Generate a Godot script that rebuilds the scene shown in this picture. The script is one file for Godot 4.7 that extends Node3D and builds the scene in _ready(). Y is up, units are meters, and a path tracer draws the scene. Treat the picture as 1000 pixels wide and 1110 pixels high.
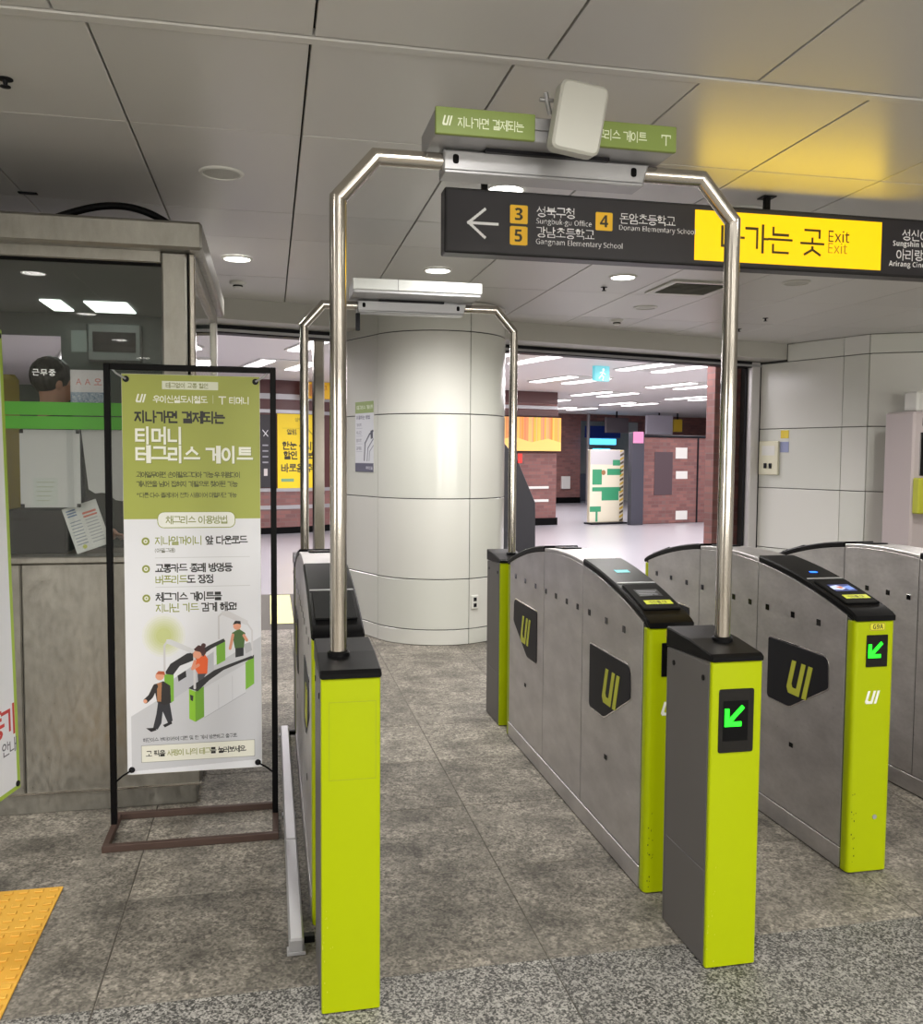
extends Node3D
# Station ticket barrier: z runs back along the lanes (-z away from the camera), x to the right, y up, metres.

var counts := {}
var mats := {}
var rng := RandomNumberGenerator.new()
const CEIL := 2.9

func _ready():
	rng.seed = 7
	camera_and_air()
	make_materials()
	build_floor()
	build_ceiling()
	build_walls()
	build_hall()
	build_column()
	build_gates()
	build_gantries()
	build_overhead_sign()
	build_booth()
	build_banners()
	build_rail_and_tactile()
	build_ceiling_fittings()
	build_right_wall_items()

# ---------------------------------------------------------------- camera, light, exposure
func camera_and_air():
	var cam := Camera3D.new()
	cam.name = "camera"
	var yaw := deg_to_rad(12.0)
	var pitch := deg_to_rad(3.5)
	var roll := deg_to_rad(0.4)
	var fw := Vector3(sin(yaw) * cos(pitch), -sin(pitch), -cos(yaw) * cos(pitch))
	var r0 := Vector3(cos(yaw), 0, sin(yaw))
	var u0 := r0.cross(fw)
	var r := r0 * cos(roll) + u0 * sin(roll)
	var u := u0 * cos(roll) - r0 * sin(roll)
	add_child(cam)
	cam.transform = Transform3D(Basis(r, u, -fw), Vector3(0, 1.6, 0))
	cam.fov = rad_to_deg(2.0 * atan(555.0 / 980.0))
	cam.near = 0.05
	cam.far = 100.0
	cam.current = true
	var we := WorldEnvironment.new()
	var e := Environment.new()
	e.background_mode = Environment.BG_COLOR
	e.background_color = Color(0.02, 0.02, 0.022)
	e.tonemap_mode = Environment.TONE_MAPPER_LINEAR
	e.tonemap_exposure = 1.12
	e.sdfgi_enabled = true
	e.ssao_enabled = true
	e.ssil_enabled = true
	we.environment = e
	we.name = "air"
	add_child(we)

const DOWNLIGHT := 3.0
const STRIP := 13.0
const LAMP_WHITE := Color(1.0, 0.985, 0.962)
const ADDED_LIGHT := 7.0
const HALL_WHITE := Color(1.0, 0.975, 0.985)

# ---------------------------------------------------------------- things, parts, tags
func numbered(called: String) -> String:
	var k: int = counts.get(called, 0)
	counts[called] = k + 1
	return called if k == 0 else "%s_%03d" % [called, k]

func tag(o: Node, label: String, category: String, group := ""):
	o.set_meta("label", label)
	o.set_meta("category", category)
	if group != "":
		o.set_meta("group", group)

func thing(called: String, label: String, category: String, at := Vector3.ZERO, turn := 0.0, group := "") -> Node3D:
	var o := Node3D.new()
	o.name = numbered(called)
	add_child(o)
	o.position = at
	o.rotation.y = turn
	tag(o, label, category, group)
	return o

func structure(called: String, label := "") -> Node3D:
	var o := Node3D.new()
	o.name = numbered(called)
	add_child(o)
	o.set_meta("kind", "structure")
	if label != "":
		o.set_meta("label", label)
	return o

func put(parent: Node, called: String, mesh: Mesh, m: Material, at := Vector3.ZERO, label := "") -> MeshInstance3D:
	var o := MeshInstance3D.new()
	o.name = called
	o.mesh = mesh
	o.material_override = m
	parent.add_child(o, true)
	o.position = at
	o.cast_shadow = GeometryInstance3D.SHADOW_CASTING_SETTING_ON
	if label != "":
		o.set_meta("label", label)
	return o

func part(parent: Node, called: String, st: SurfaceTool, m: Material, label := "") -> MeshInstance3D:
	return put(parent, called, st.commit(), m, Vector3.ZERO, label)

func copy_of(o: Node3D, at: Vector3, label := "") -> Node3D:
	var c: Node3D = o.duplicate()
	var base: String = o.name
	c.name = numbered(base)
	add_child(c)
	c.position = at
	if label != "":
		c.set_meta("label", label)
	return c

# ---------------------------------------------------------------- mesh helpers
func mb() -> SurfaceTool:
	var st := SurfaceTool.new()
	st.begin(Mesh.PRIMITIVE_TRIANGLES)
	return st

func tri(st: SurfaceTool, a: Vector3, b: Vector3, c: Vector3, out: Vector3):
	var n := (b - a).cross(c - a)
	if n.length_squared() < 1e-16:
		return
	n = n.normalized()
	if n.dot(out) < 0.0:
		n = -n
		var t := b
		b = c
		c = t
	st.set_normal(n)
	st.add_vertex(a)
	st.set_normal(n)
	st.add_vertex(c)
	st.set_normal(n)
	st.add_vertex(b)

func quad(st: SurfaceTool, a: Vector3, b: Vector3, c: Vector3, d: Vector3, out: Vector3):
	tri(st, a, b, c, out)
	tri(st, a, c, d, out)

func sv(st: SurfaceTool, p: Vector3, n: Vector3):
	st.set_normal(n)
	st.add_vertex(p)

func squad(st: SurfaceTool, a: Vector3, b: Vector3, c: Vector3, d: Vector3, na: Vector3, nb: Vector3, nc: Vector3, nd: Vector3):
	var n := (b - a).cross(c - a)
	if n.dot(na + nb + nc + nd) >= 0.0:
		for q in [[a, na], [c, nc], [b, nb], [a, na], [d, nd], [c, nc]]:
			sv(st, q[0], q[1])
	else:
		for q in [[a, na], [b, nb], [c, nc], [a, na], [c, nc], [d, nd]]:
			sv(st, q[0], q[1])

func box(st: SurfaceTool, lo: Vector3, hi: Vector3, bev := 0.0, xf := Transform3D.IDENTITY):
	# chamfered box between two corners
	var c := (lo + hi) * 0.5
	var h := (hi - lo) * 0.5
	bev = minf(bev, minf(h.x, minf(h.y, h.z)) * 0.9)
	var corner := func(s: Vector3, ax: int) -> Vector3:
		var p := Vector3(s.x * (h.x - bev), s.y * (h.y - bev), s.z * (h.z - bev))
		p[ax] = s[ax] * h[ax]
		return xf * (c + p)
	for ax in 3:
		var a1 := (ax + 1) % 3
		var a2 := (ax + 2) % 3
		for sg in [-1.0, 1.0]:
			var ps := []
			for q in [[-1.0, -1.0], [1.0, -1.0], [1.0, 1.0], [-1.0, 1.0]]:
				var s := Vector3.ZERO
				s[ax] = sg
				s[a1] = q[0]
				s[a2] = q[1]
				ps.append(corner.call(s, ax))
			var n := Vector3.ZERO
			n[ax] = sg
			quad(st, ps[0], ps[1], ps[2], ps[3], xf.basis * n)
	if bev <= 0.0:
		return
	for ax in 3:
		var a1 := (ax + 1) % 3
		var a2 := (ax + 2) % 3
		for q in [[-1.0, -1.0], [1.0, -1.0], [1.0, 1.0], [-1.0, 1.0]]:
			var s := Vector3.ZERO
			s[a1] = q[0]
			s[a2] = q[1]
			var s0 := s
			s0[ax] = -1.0
			var s1 := s
			s1[ax] = 1.0
			quad(st, corner.call(s0, a1), corner.call(s1, a1), corner.call(s1, a2), corner.call(s0, a2), xf.basis * s)
	for sx in [-1.0, 1.0]:
		for sy in [-1.0, 1.0]:
			for sz in [-1.0, 1.0]:
				var s := Vector3(sx, sy, sz)
				tri(st, corner.call(s, 0), corner.call(s, 1), corner.call(s, 2), xf.basis * s)

func bx(lo: Vector3, hi: Vector3, bev := 0.0) -> SurfaceTool:
	var st := mb()
	box(st, lo, hi, bev)
	return st

func inset(poly: PackedVector2Array, d: float) -> PackedVector2Array:
	# mitred inward offset of a simple polygon
	var n := poly.size()
	var area := 0.0
	for i in n:
		area += poly[i].cross(poly[(i + 1) % n])
	var sg := 1.0 if area > 0.0 else -1.0
	var res := PackedVector2Array()
	for i in n:
		var e0 := (poly[i] - poly[(i + n - 1) % n]).normalized()
		var e1 := (poly[(i + 1) % n] - poly[i]).normalized()
		var n0 := Vector2(-e0.y, e0.x) * sg
		var n1 := Vector2(-e1.y, e1.x) * sg
		var k := 1.0 + n0.dot(n1)
		res.append(poly[i] + (n0 + n1) * (d / maxf(k, 0.3)))
	return res

func fillet(pts: PackedVector2Array, r: float, steps := 4) -> PackedVector2Array:
	var res := PackedVector2Array()
	var n := pts.size()
	for i in n:
		var p := pts[i]
		var a := (pts[(i + n - 1) % n] - p)
		var b := (pts[(i + 1) % n] - p)
		var rr := minf(r, minf(a.length(), b.length()) * 0.45)
		var p0 := p + a.normalized() * rr
		var p1 := p + b.normalized() * rr
		for k in steps + 1:
			var t := float(k) / steps
			res.append(p0.lerp(p, t).lerp(p.lerp(p1, t), t))
	return res

func prism(st: SurfaceTool, poly: PackedVector2Array, axis: String, d0: float, d1: float, bev := 0.0, smooth := false, xf := Transform3D.IDENTITY):
	# a polygon pulled out along an axis: "x" takes (z, y), "y" takes (x, z), "z" takes (x, y)
	var at := func(q: Vector2, d: float) -> Vector3:
		match axis:
			"x": return Vector3(d, q.y, q.x)
			"y": return Vector3(q.x, d, q.y)
		return Vector3(q.x, q.y, d)
	if d1 < d0:
		var t := d0
		d0 = d1
		d1 = t
	var n := poly.size()
	var area := 0.0
	for i in n:
		area += poly[i].cross(poly[(i + 1) % n])
	var sg := 1.0 if area > 0.0 else -1.0
	var cap := inset(poly, bev) if bev > 0.0 else poly
	var axv: Vector3 = at.call(Vector2.ZERO, 1.0)
	var norms := PackedVector2Array()
	for i in n:
		var e := (poly[(i + 1) % n] - poly[i]).normalized()
		norms.append(Vector2(e.y, -e.x) * sg)
	for i in n:
		var j := (i + 1) % n
		var p := poly[i]
		var q := poly[j]
		var o: Vector3 = xf.basis * at.call(norms[i], 0.0)
		if smooth:
			var ni := (norms[(i + n - 1) % n] + norms[i])
			var nj := (norms[i] + norms[j])
			if norms[(i + n - 1) % n].dot(norms[i]) < 0.75:
				ni = norms[i]
			if norms[i].dot(norms[j]) < 0.75:
				nj = norms[i]
			var a: Vector3 = (xf.basis * at.call(ni, 0.0)).normalized()
			var b: Vector3 = (xf.basis * at.call(nj, 0.0)).normalized()
			squad(st, xf * at.call(p, d0 + bev), xf * at.call(q, d0 + bev), xf * at.call(q, d1 - bev), xf * at.call(p, d1 - bev), a, b, b, a)
		else:
			quad(st, xf * at.call(p, d0 + bev), xf * at.call(q, d0 + bev), xf * at.call(q, d1 - bev), xf * at.call(p, d1 - bev), o)
		if bev > 0.0:
			quad(st, xf * at.call(p, d1 - bev), xf * at.call(q, d1 - bev), xf * at.call(cap[j], d1), xf * at.call(cap[i], d1), o + xf.basis * axv)
			quad(st, xf * at.call(p, d0 + bev), xf * at.call(q, d0 + bev), xf * at.call(cap[j], d0), xf * at.call(cap[i], d0), o - xf.basis * axv)
	var idx := Geometry2D.triangulate_polygon(cap)
	for i in range(0, idx.size(), 3):
		tri(st, xf * at.call(cap[idx[i]], d1), xf * at.call(cap[idx[i + 1]], d1), xf * at.call(cap[idx[i + 2]], d1), xf.basis * axv)
		tri(st, xf * at.call(cap[idx[i]], d0), xf * at.call(cap[idx[i + 1]], d0), xf * at.call(cap[idx[i + 2]], d0), xf.basis * -axv)

func pv(a: Array) -> PackedVector2Array:
	var r := PackedVector2Array()
	for i in range(0, a.size(), 2):
		r.append(Vector2(a[i], a[i + 1]))
	return r

func tube(st: SurfaceTool, path: Array, r: float, sides := 20, soft := false, ends := true):
	# round bar along a path, mitred at the kinks (soft: shaded as one bent hose)
	var n := path.size()
	var rings := []
	var dirs := []
	for i in n - 1:
		dirs.append((path[i + 1] - path[i]).normalized())
	var up: Vector3 = Vector3.UP if absf(dirs[0].y) < 0.9 else Vector3.RIGHT
	var u: Vector3 = dirs[0].cross(up).normalized()
	var v: Vector3 = dirs[0].cross(u).normalized()
	var us := []
	var vs := []
	for i in n - 1:
		if i > 0:
			var q := Quaternion(dirs[i - 1], dirs[i])
			u = q * u
			v = q * v
		us.append(u)
		vs.append(v)
	for i in n:
		var d: Vector3 = dirs[mini(i, n - 2)]
		var uu: Vector3 = us[mini(i, n - 2)]
		var vv: Vector3 = vs[mini(i, n - 2)]
		var nrm := d
		if i > 0 and i < n - 1:
			nrm = (dirs[i - 1] + dirs[i]).normalized()
		var ring := []
		for k in sides:
			var a := TAU * k / sides
			var p: Vector3 = (uu * cos(a) + vv * sin(a)) * r
			p -= d * (p.dot(nrm) / d.dot(nrm))
			ring.append(path[i] + p)
		rings.append(ring)
	for i in n - 1:
		for k in sides:
			var k2 := (k + 1) % sides
			var na: Vector3 = us[i] * cos(TAU * k / sides) + vs[i] * sin(TAU * k / sides)
			var nb: Vector3 = us[i] * cos(TAU * k2 / sides) + vs[i] * sin(TAU * k2 / sides)
			var na0 := na
			var nb0 := nb
			var na1 := na
			var nb1 := nb
			if soft:
				na0 = (rings[i][k] - path[i]).normalized()
				nb0 = (rings[i][k2] - path[i]).normalized()
				na1 = (rings[i + 1][k] - path[i + 1]).normalized()
				nb1 = (rings[i + 1][k2] - path[i + 1]).normalized()
			squad(st, rings[i][k], rings[i][k2], rings[i + 1][k2], rings[i + 1][k], na0, nb0, nb1, na1)
	if ends:
		for k in sides:
			var k2 := (k + 1) % sides
			tri(st, path[0], rings[0][k], rings[0][k2], -dirs[0])
			tri(st, path[n - 1], rings[n - 1][k], rings[n - 1][k2], dirs[n - 2])

func lathe(st: SurfaceTool, prof: Array, sides := 32, c := Vector3.ZERO):
	# profile of (radius, height) turned about y, flat shaded along the profile, smooth around
	for i in prof.size() - 1:
		var a: Vector2 = prof[i]
		var b: Vector2 = prof[i + 1]
		var e := (b - a).normalized()
		var nn := Vector2(e.y, -e.x)
		for k in sides:
			var t0 := TAU * k / sides
			var t1 := TAU * (k + 1) / sides
			var d0 := Vector3(cos(t0), 0, sin(t0))
			var d1 := Vector3(cos(t1), 0, sin(t1))
			var n0 := d0 * nn.x + Vector3.UP * nn.y
			var n1 := d1 * nn.x + Vector3.UP * nn.y
			squad(st, c + d0 * a.x + Vector3.UP * a.y, c + d1 * a.x + Vector3.UP * a.y, c + d1 * b.x + Vector3.UP * b.y, c + d0 * b.x + Vector3.UP * b.y, n0, n1, n1, n0)

func face(w: float, h: float) -> SurfaceTool:
	# upright rectangle facing +z with texture coordinates, centre at the origin
	var st := mb()
	var ps := [Vector3(-w / 2, h / 2, 0), Vector3(w / 2, h / 2, 0), Vector3(w / 2, -h / 2, 0), Vector3(-w / 2, -h / 2, 0)]
	var uv := [Vector2(0, 0), Vector2(1, 0), Vector2(1, 1), Vector2(0, 1)]
	for i in [0, 1, 2, 0, 2, 3]:
		st.set_normal(Vector3.BACK)
		st.set_uv(uv[i])
		st.add_vertex(ps[i])
	return st

# ---------------------------------------------------------------- printing on images: polygons, strokes, Latin and Korean letters
func fill_poly(im: Image, pts: PackedVector2Array, col: Color):
	var lo := INF
	var hi := -INF
	for p in pts:
		lo = minf(lo, p.y)
		hi = maxf(hi, p.y)
	var n := pts.size()
	for y in range(maxi(0, int(floor(lo))), mini(im.get_height() - 1, int(ceil(hi))) + 1):
		var yc := y + 0.5
		var xs := []
		for i in n:
			var a := pts[i]
			var b := pts[(i + 1) % n]
			if (a.y <= yc) != (b.y <= yc):
				xs.append(a.x + (yc - a.y) / (b.y - a.y) * (b.x - a.x))
		xs.sort()
		for k in range(0, xs.size() - 1, 2):
			var x0 := maxi(0, int(round(xs[k])))
			var x1 := mini(im.get_width(), int(round(xs[k + 1])))
			if x1 > x0:
				im.fill_rect(Rect2i(x0, y, x1 - x0, 1), col)

func disc(im: Image, c: Vector2, r: float, col: Color):
	var p := PackedVector2Array()
	for k in 20:
		p.append(c + Vector2.from_angle(TAU * k / 20) * r)
	fill_poly(im, p, col)

func stroke(im: Image, pts: PackedVector2Array, w: float, col: Color, round_ends := false):
	for i in pts.size() - 1:
		var a := pts[i]
		var b := pts[i + 1]
		var d := (b - a).normalized()
		var e := d * (w * 0.5) if not round_ends else Vector2.ZERO
		var s := Vector2(-d.y, d.x) * w * 0.5
		fill_poly(im, PackedVector2Array([a - e + s, b + e + s, b + e - s, a - e - s]), col)
	if round_ends:
		for p in pts:
			disc(im, p, w * 0.5, col)

func rrect(im: Image, r: Rect2, rad: float, col: Color):
	var e := r.end
	fill_poly(im, fillet(PackedVector2Array([r.position, Vector2(e.x, r.position.y), e, Vector2(r.position.x, e.y)]), rad, 6), col)

var text_mesh: TextMesh
func latin(im: Image, s: String, at: Vector2, size: float, col: Color, bold := false, shear := 0.0) -> float:
	# at: left end of the middle line; size: cap height-ish em in pixels; returns the width
	if text_mesh == null:
		text_mesh = TextMesh.new()
		text_mesh.depth = 0.0
		text_mesh.horizontal_alignment = HORIZONTAL_ALIGNMENT_LEFT
		text_mesh.vertical_alignment = VERTICAL_ALIGNMENT_CENTER
		text_mesh.font_size = 64
		text_mesh.pixel_size = 1.0 / 64.0
	var f := SystemFont.new()
	f.font_names = PackedStringArray(["Droid Sans"])
	f.font_weight = 700 if bold else 400
	text_mesh.font = f
	text_mesh.text = s
	var a := text_mesh.get_mesh_arrays()
	var vs: PackedVector3Array = a[0]
	var ix: PackedInt32Array = a[12]
	var lo := INF
	var hi := -INF
	for v in vs:
		lo = minf(lo, v.x)
		hi = maxf(hi, v.x)
	for i in range(0, ix.size(), 3):
		var p := PackedVector2Array()
		for k in 3:
			var v := vs[ix[i + k]]
			p.append(at + Vector2((v.x - lo) + v.y * shear, -v.y) * size)
		fill_poly(im, p, col)
	return (hi - lo) * size

const CONS := {
	"g": [[0, 0, 1, 0, 1, 1]], "n": [[0, 0, 0, 1, 1, 1]], "d": [[1, 0, 0, 0, 0, 1, 1, 1]], "r": [[0, 0, 1, 0, 1, .5, 0, .5, 0, 1, 1, 1]],
	"m": [[0, 0, 1, 0, 1, 1, 0, 1, 0, 0]], "b": [[0, 0, 0, 1, 1, 1, 1, 0], [0, .5, 1, .5]], "s": [[.5, 0, .5, .3, 0, 1], [.5, .3, 1, 1]],
	"o": [["o", .5, .5, .5]], "j": [[0, .03, 1, .03], [.5, .03, .5, .35, 0, 1], [.5, .35, 1, 1]], "c": [[.3, -.08, .7, -.08], [0, .2, 1, .2], [.5, .2, .5, .45, 0, 1], [.5, .45, 1, 1]],
	"k": [[0, 0, 1, 0, 1, 1], [0, .5, 1, .5]], "t": [[1, 0, 0, 0, 0, 1, 1, 1], [0, .5, 1, .5]], "p": [[0, 0, 1, 0], [0, 1, 1, 1], [.3, 0, .3, 1], [.7, 0, .7, 1]],
	"h": [[.3, -.05, .7, -.05], [0, .2, 1, .2], ["o", .5, .68, .32]],
}
const FIRST := ["g", "gg", "n", "d", "dd", "r", "m", "b", "bb", "s", "ss", "o", "j", "jj", "c", "k", "t", "p", "h"]
const LAST := ["", "g", "gg", "gs", "n", "nj", "nh", "d", "r", "rg", "rm", "rb", "rs", "rt", "rp", "rh", "m", "b", "bs", "s", "ss", "o", "j", "c", "k", "t", "p", "h"]
const VOWELS := [
	[[], [[.4, 0, .4, 1], [.4, .5, 1, .5]]], [[], [[.2, 0, .2, 1], [.2, .5, .85, .5], [.85, 0, .85, 1]]], [[], [[.4, 0, .4, 1], [.4, .35, 1, .35], [.4, .65, 1, .65]]], [[], [[.2, 0, .2, 1], [.2, .35, .85, .35], [.2, .65, .85, .65], [.85, 0, .85, 1]]],
	[[], [[.7, 0, .7, 1], [.05, .5, .7, .5]]], [[], [[.45, 0, .45, 1], [-.1, .5, .45, .5], [.95, 0, .95, 1]]], [[], [[.7, 0, .7, 1], [.05, .35, .7, .35], [.05, .65, .7, .65]]], [[], [[.45, 0, .45, 1], [-.1, .35, .45, .35], [-.1, .65, .45, .65], [.95, 0, .95, 1]]],
	[[[0, .75, 1, .75], [.5, .1, .5, .75]], []], [[[0, .75, 1, .75], [.5, .1, .5, .75]], [[.4, 0, .4, 1], [.4, .5, 1, .5]]], [[[0, .75, 1, .75], [.5, .1, .5, .75]], [[.2, 0, .2, 1], [.2, .5, .85, .5], [.85, 0, .85, 1]]], [[[0, .75, 1, .75], [.5, .1, .5, .75]], [[.5, 0, .5, 1]]],
	[[[0, .75, 1, .75], [.33, .1, .33, .75], [.67, .1, .67, .75]], []], [[[0, .3, 1, .3], [.5, .3, .5, 1]], []], [[[0, .3, 1, .3], [.5, .3, .5, 1]], [[.7, 0, .7, 1], [.05, .6, .7, .6]]], [[[0, .3, 1, .3], [.5, .3, .5, 1]], [[.45, 0, .45, 1], [-.05, .6, .45, .6], [.95, 0, .95, 1]]],
	[[[0, .3, 1, .3], [.5, .3, .5, 1]], [[.5, 0, .5, 1]]], [[[0, .3, 1, .3], [.33, .3, .33, 1], [.67, .3, .67, 1]], []], [[[0, .5, 1, .5]], []], [[[0, .6, 1, .6]], [[.5, 0, .5, 1]]], [[], [[.5, 0, .5, 1]]],
]

func jamo(im: Image, strokes: Array, r: Rect2, w: float, col: Color):
	for s in strokes:
		var pts := PackedVector2Array()
		if s[0] is String:
			for k in 17:
				var a := TAU * k / 16
				pts.append(r.position + Vector2(s[1] + cos(a) * s[3], s[2] + sin(a) * s[3]) * r.size)
		else:
			for i in range(0, s.size(), 2):
				pts.append(r.position + Vector2(s[i], s[i + 1]) * r.size)
		stroke(im, pts, w, col)

func cons(im: Image, code: String, r: Rect2, w: float, col: Color):
	if code.length() == 1:
		jamo(im, CONS[code], r, w, col)
	elif code.length() == 2:
		var hw := r.size.x * 0.42
		jamo(im, CONS[code[0]], Rect2(r.position, Vector2(hw, r.size.y)), w, col)
		jamo(im, CONS[code[1]], Rect2(r.position + Vector2(r.size.x - hw, 0), Vector2(hw, r.size.y)), w, col)

func korean(im: Image, s: String, at: Vector2, size: float, col: Color, weight := 0.1, adv := 0.95) -> float:
	# at: left end of the middle line, size: height of a syllable block in pixels; Latin letters and figures are set in between
	var x := at.x
	for ch in s:
		var u := ch.unicode_at(0)
		if u < 0xAC00 or u > 0xD7A3:
			if ch == " ":
				x += size * 0.35
			else:
				x += latin(im, ch, Vector2(x, at.y), size * 1.05, col, weight > 0.11) + size * 0.08
			continue
		var k := u - 0xAC00
		var first: String = FIRST[k / 588]
		var vow: Array = VOWELS[(k % 588) / 28]
		var last: String = LAST[k % 28]
		var o := Vector2(x, at.y - size * 0.5)
		var w := size * weight
		var R := func(x0: float, y0: float, x1: float, y1: float) -> Rect2:
			return Rect2(o + Vector2(x0, y0) * size, Vector2(x1 - x0, y1 - y0) * size)
		var fin := last != ""
		if vow[0].is_empty():
			cons(im, first, R.call(.08, .1, .5, .5) if fin else R.call(.07, .16, .5, .82), w, col)
			jamo(im, vow[1], R.call(.6, .04, .88, .56) if fin else R.call(.6, .03, .9, .98), w, col)
			if fin:
				cons(im, last, R.call(.2, .68, .84, .95), w, col)
		elif vow[1].is_empty():
			cons(im, first, R.call(.2, .08, .78, .32) if fin else R.call(.18, .1, .8, .46), w, col)
			jamo(im, vow[0], R.call(.05, .36, .93, .62) if fin else R.call(.05, .54, .93, .94), w, col)
			if fin:
				cons(im, last, R.call(.2, .7, .8, .95), w, col)
		else:
			cons(im, first, R.call(.1, .08, .55, .32) if fin else R.call(.1, .1, .55, .45), w, col)
			jamo(im, vow[0], R.call(.04, .36, .62, .6) if fin else R.call(.04, .52, .62, .9), w, col)
			jamo(im, vow[1], R.call(.68, .04, .92, .6) if fin else R.call(.68, .03, .92, .98), w, col)
			if fin:
				cons(im, last, R.call(.2, .7, .84, .95), w, col)
		x += size * adv
	return x - at.x

func ui_mark(im: Image, at: Vector2, h: float, col: Color):
	# the slanted U and I emblem, at: its left foot
	for p in ui_polys():
		var q := PackedVector2Array()
		for v in p:
			q.append(at + Vector2(v.x, -v.y) * h)
		fill_poly(im, q, col)

func ui_polys() -> Array:
	# emblem outline in units of its height, y up, leaning to the right
	var s := 0.3
	var f := func(x: float, y: float) -> Vector2:
		return Vector2(x + y * s, y)
	var U := PackedVector2Array([f.call(0, 1), f.call(.2, 1), f.call(.2, .3), f.call(.28, .2), f.call(.48, .2), f.call(.48, 1), f.call(.68, 1), f.call(.68, 0), f.call(.14, 0), f.call(0, .16)])
	var I := PackedVector2Array([f.call(.82, 0), f.call(1.02, 0), f.call(1.02, 1), f.call(.82, 1)])
	return [U, I]

func tex(im: Image) -> ImageTexture:
	im.generate_mipmaps()
	return ImageTexture.create_from_image(im)

func canvas(w: int, h: int, c: Color) -> Image:
	var im := Image.create_empty(w, h, false, Image.FORMAT_RGB8)
	im.fill(c)
	return im

func printed(im: Image, rough := 0.45, glow := 0.0, glow_im: Image = null) -> StandardMaterial3D:
	var m := StandardMaterial3D.new()
	m.albedo_texture = tex(im)
	m.roughness = rough
	if glow > 0.0:
		m.emission_enabled = true
		m.emission = Color.WHITE
		m.emission_operator = BaseMaterial3D.EMISSION_OP_MULTIPLY
		m.emission_texture = tex(glow_im)
		m.emission_energy_multiplier = glow
	return m

# ---------------------------------------------------------------- materials
func plain(c: Color, rough := 0.5, metal := 0.0, coat := 0.0) -> StandardMaterial3D:
	var m := StandardMaterial3D.new()
	m.albedo_color = c
	m.roughness = rough
	m.metallic = metal
	if coat > 0.0:
		m.clearcoat_enabled = true
		m.clearcoat = coat
		m.clearcoat_roughness = 0.1
	return m

func glow(c: Color, energy: float) -> StandardMaterial3D:
	var m := plain(c, 0.6)
	m.emission_enabled = true
	m.emission = c
	m.emission_energy_multiplier = energy
	return m

func glass(c: Color, alpha: float) -> StandardMaterial3D:
	var m := plain(Color(c.r, c.g, c.b, alpha), 0.02)
	m.transparency = BaseMaterial3D.TRANSPARENCY_ALPHA
	m.metallic_specular = 0.6
	return m

func noise(sd: int, freq: float, oct := 4, size := 512) -> PackedByteArray:
	var n := FastNoiseLite.new()
	n.seed = sd
	n.noise_type = FastNoiseLite.TYPE_SIMPLEX_SMOOTH
	n.frequency = freq
	n.fractal_octaves = oct
	var im := n.get_seamless_image(size, size)
	im.convert(Image.FORMAT_L8)
	return im.get_data()

func grains(sd: int, freq: float, size := 512) -> PackedByteArray:
	# mineral grains: flat cells of random tone
	var n := FastNoiseLite.new()
	n.seed = sd
	n.noise_type = FastNoiseLite.TYPE_CELLULAR
	n.cellular_return_type = FastNoiseLite.RETURN_CELL_VALUE
	n.cellular_jitter = 1.0
	n.frequency = freq
	n.fractal_type = FastNoiseLite.FRACTAL_NONE
	var im := n.get_seamless_image(size, size)
	im.convert(Image.FORMAT_L8)
	return im.get_data()

func mapped(size: int, f: Callable) -> Image:
	# f(index) gives a Vector3 of sRGB values 0 to 255
	var d := PackedByteArray()
	d.resize(size * size * 3)
	for i in size * size:
		var v: Vector3 = f.call(i)
		d[i * 3] = clampi(int(v.x), 0, 255)
		d[i * 3 + 1] = clampi(int(v.y), 0, 255)
		d[i * 3 + 2] = clampi(int(v.z), 0, 255)
	return Image.create_from_data(size, size, false, Image.FORMAT_RGB8, d)

func world_mapped(m: StandardMaterial3D, metres: Vector3) -> StandardMaterial3D:
	m.uv1_triplanar = true
	m.uv1_world_triplanar = true
	m.uv1_scale = Vector3(1.0 / metres.x, 1.0 / metres.y, 1.0 / metres.z)
	return m

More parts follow.
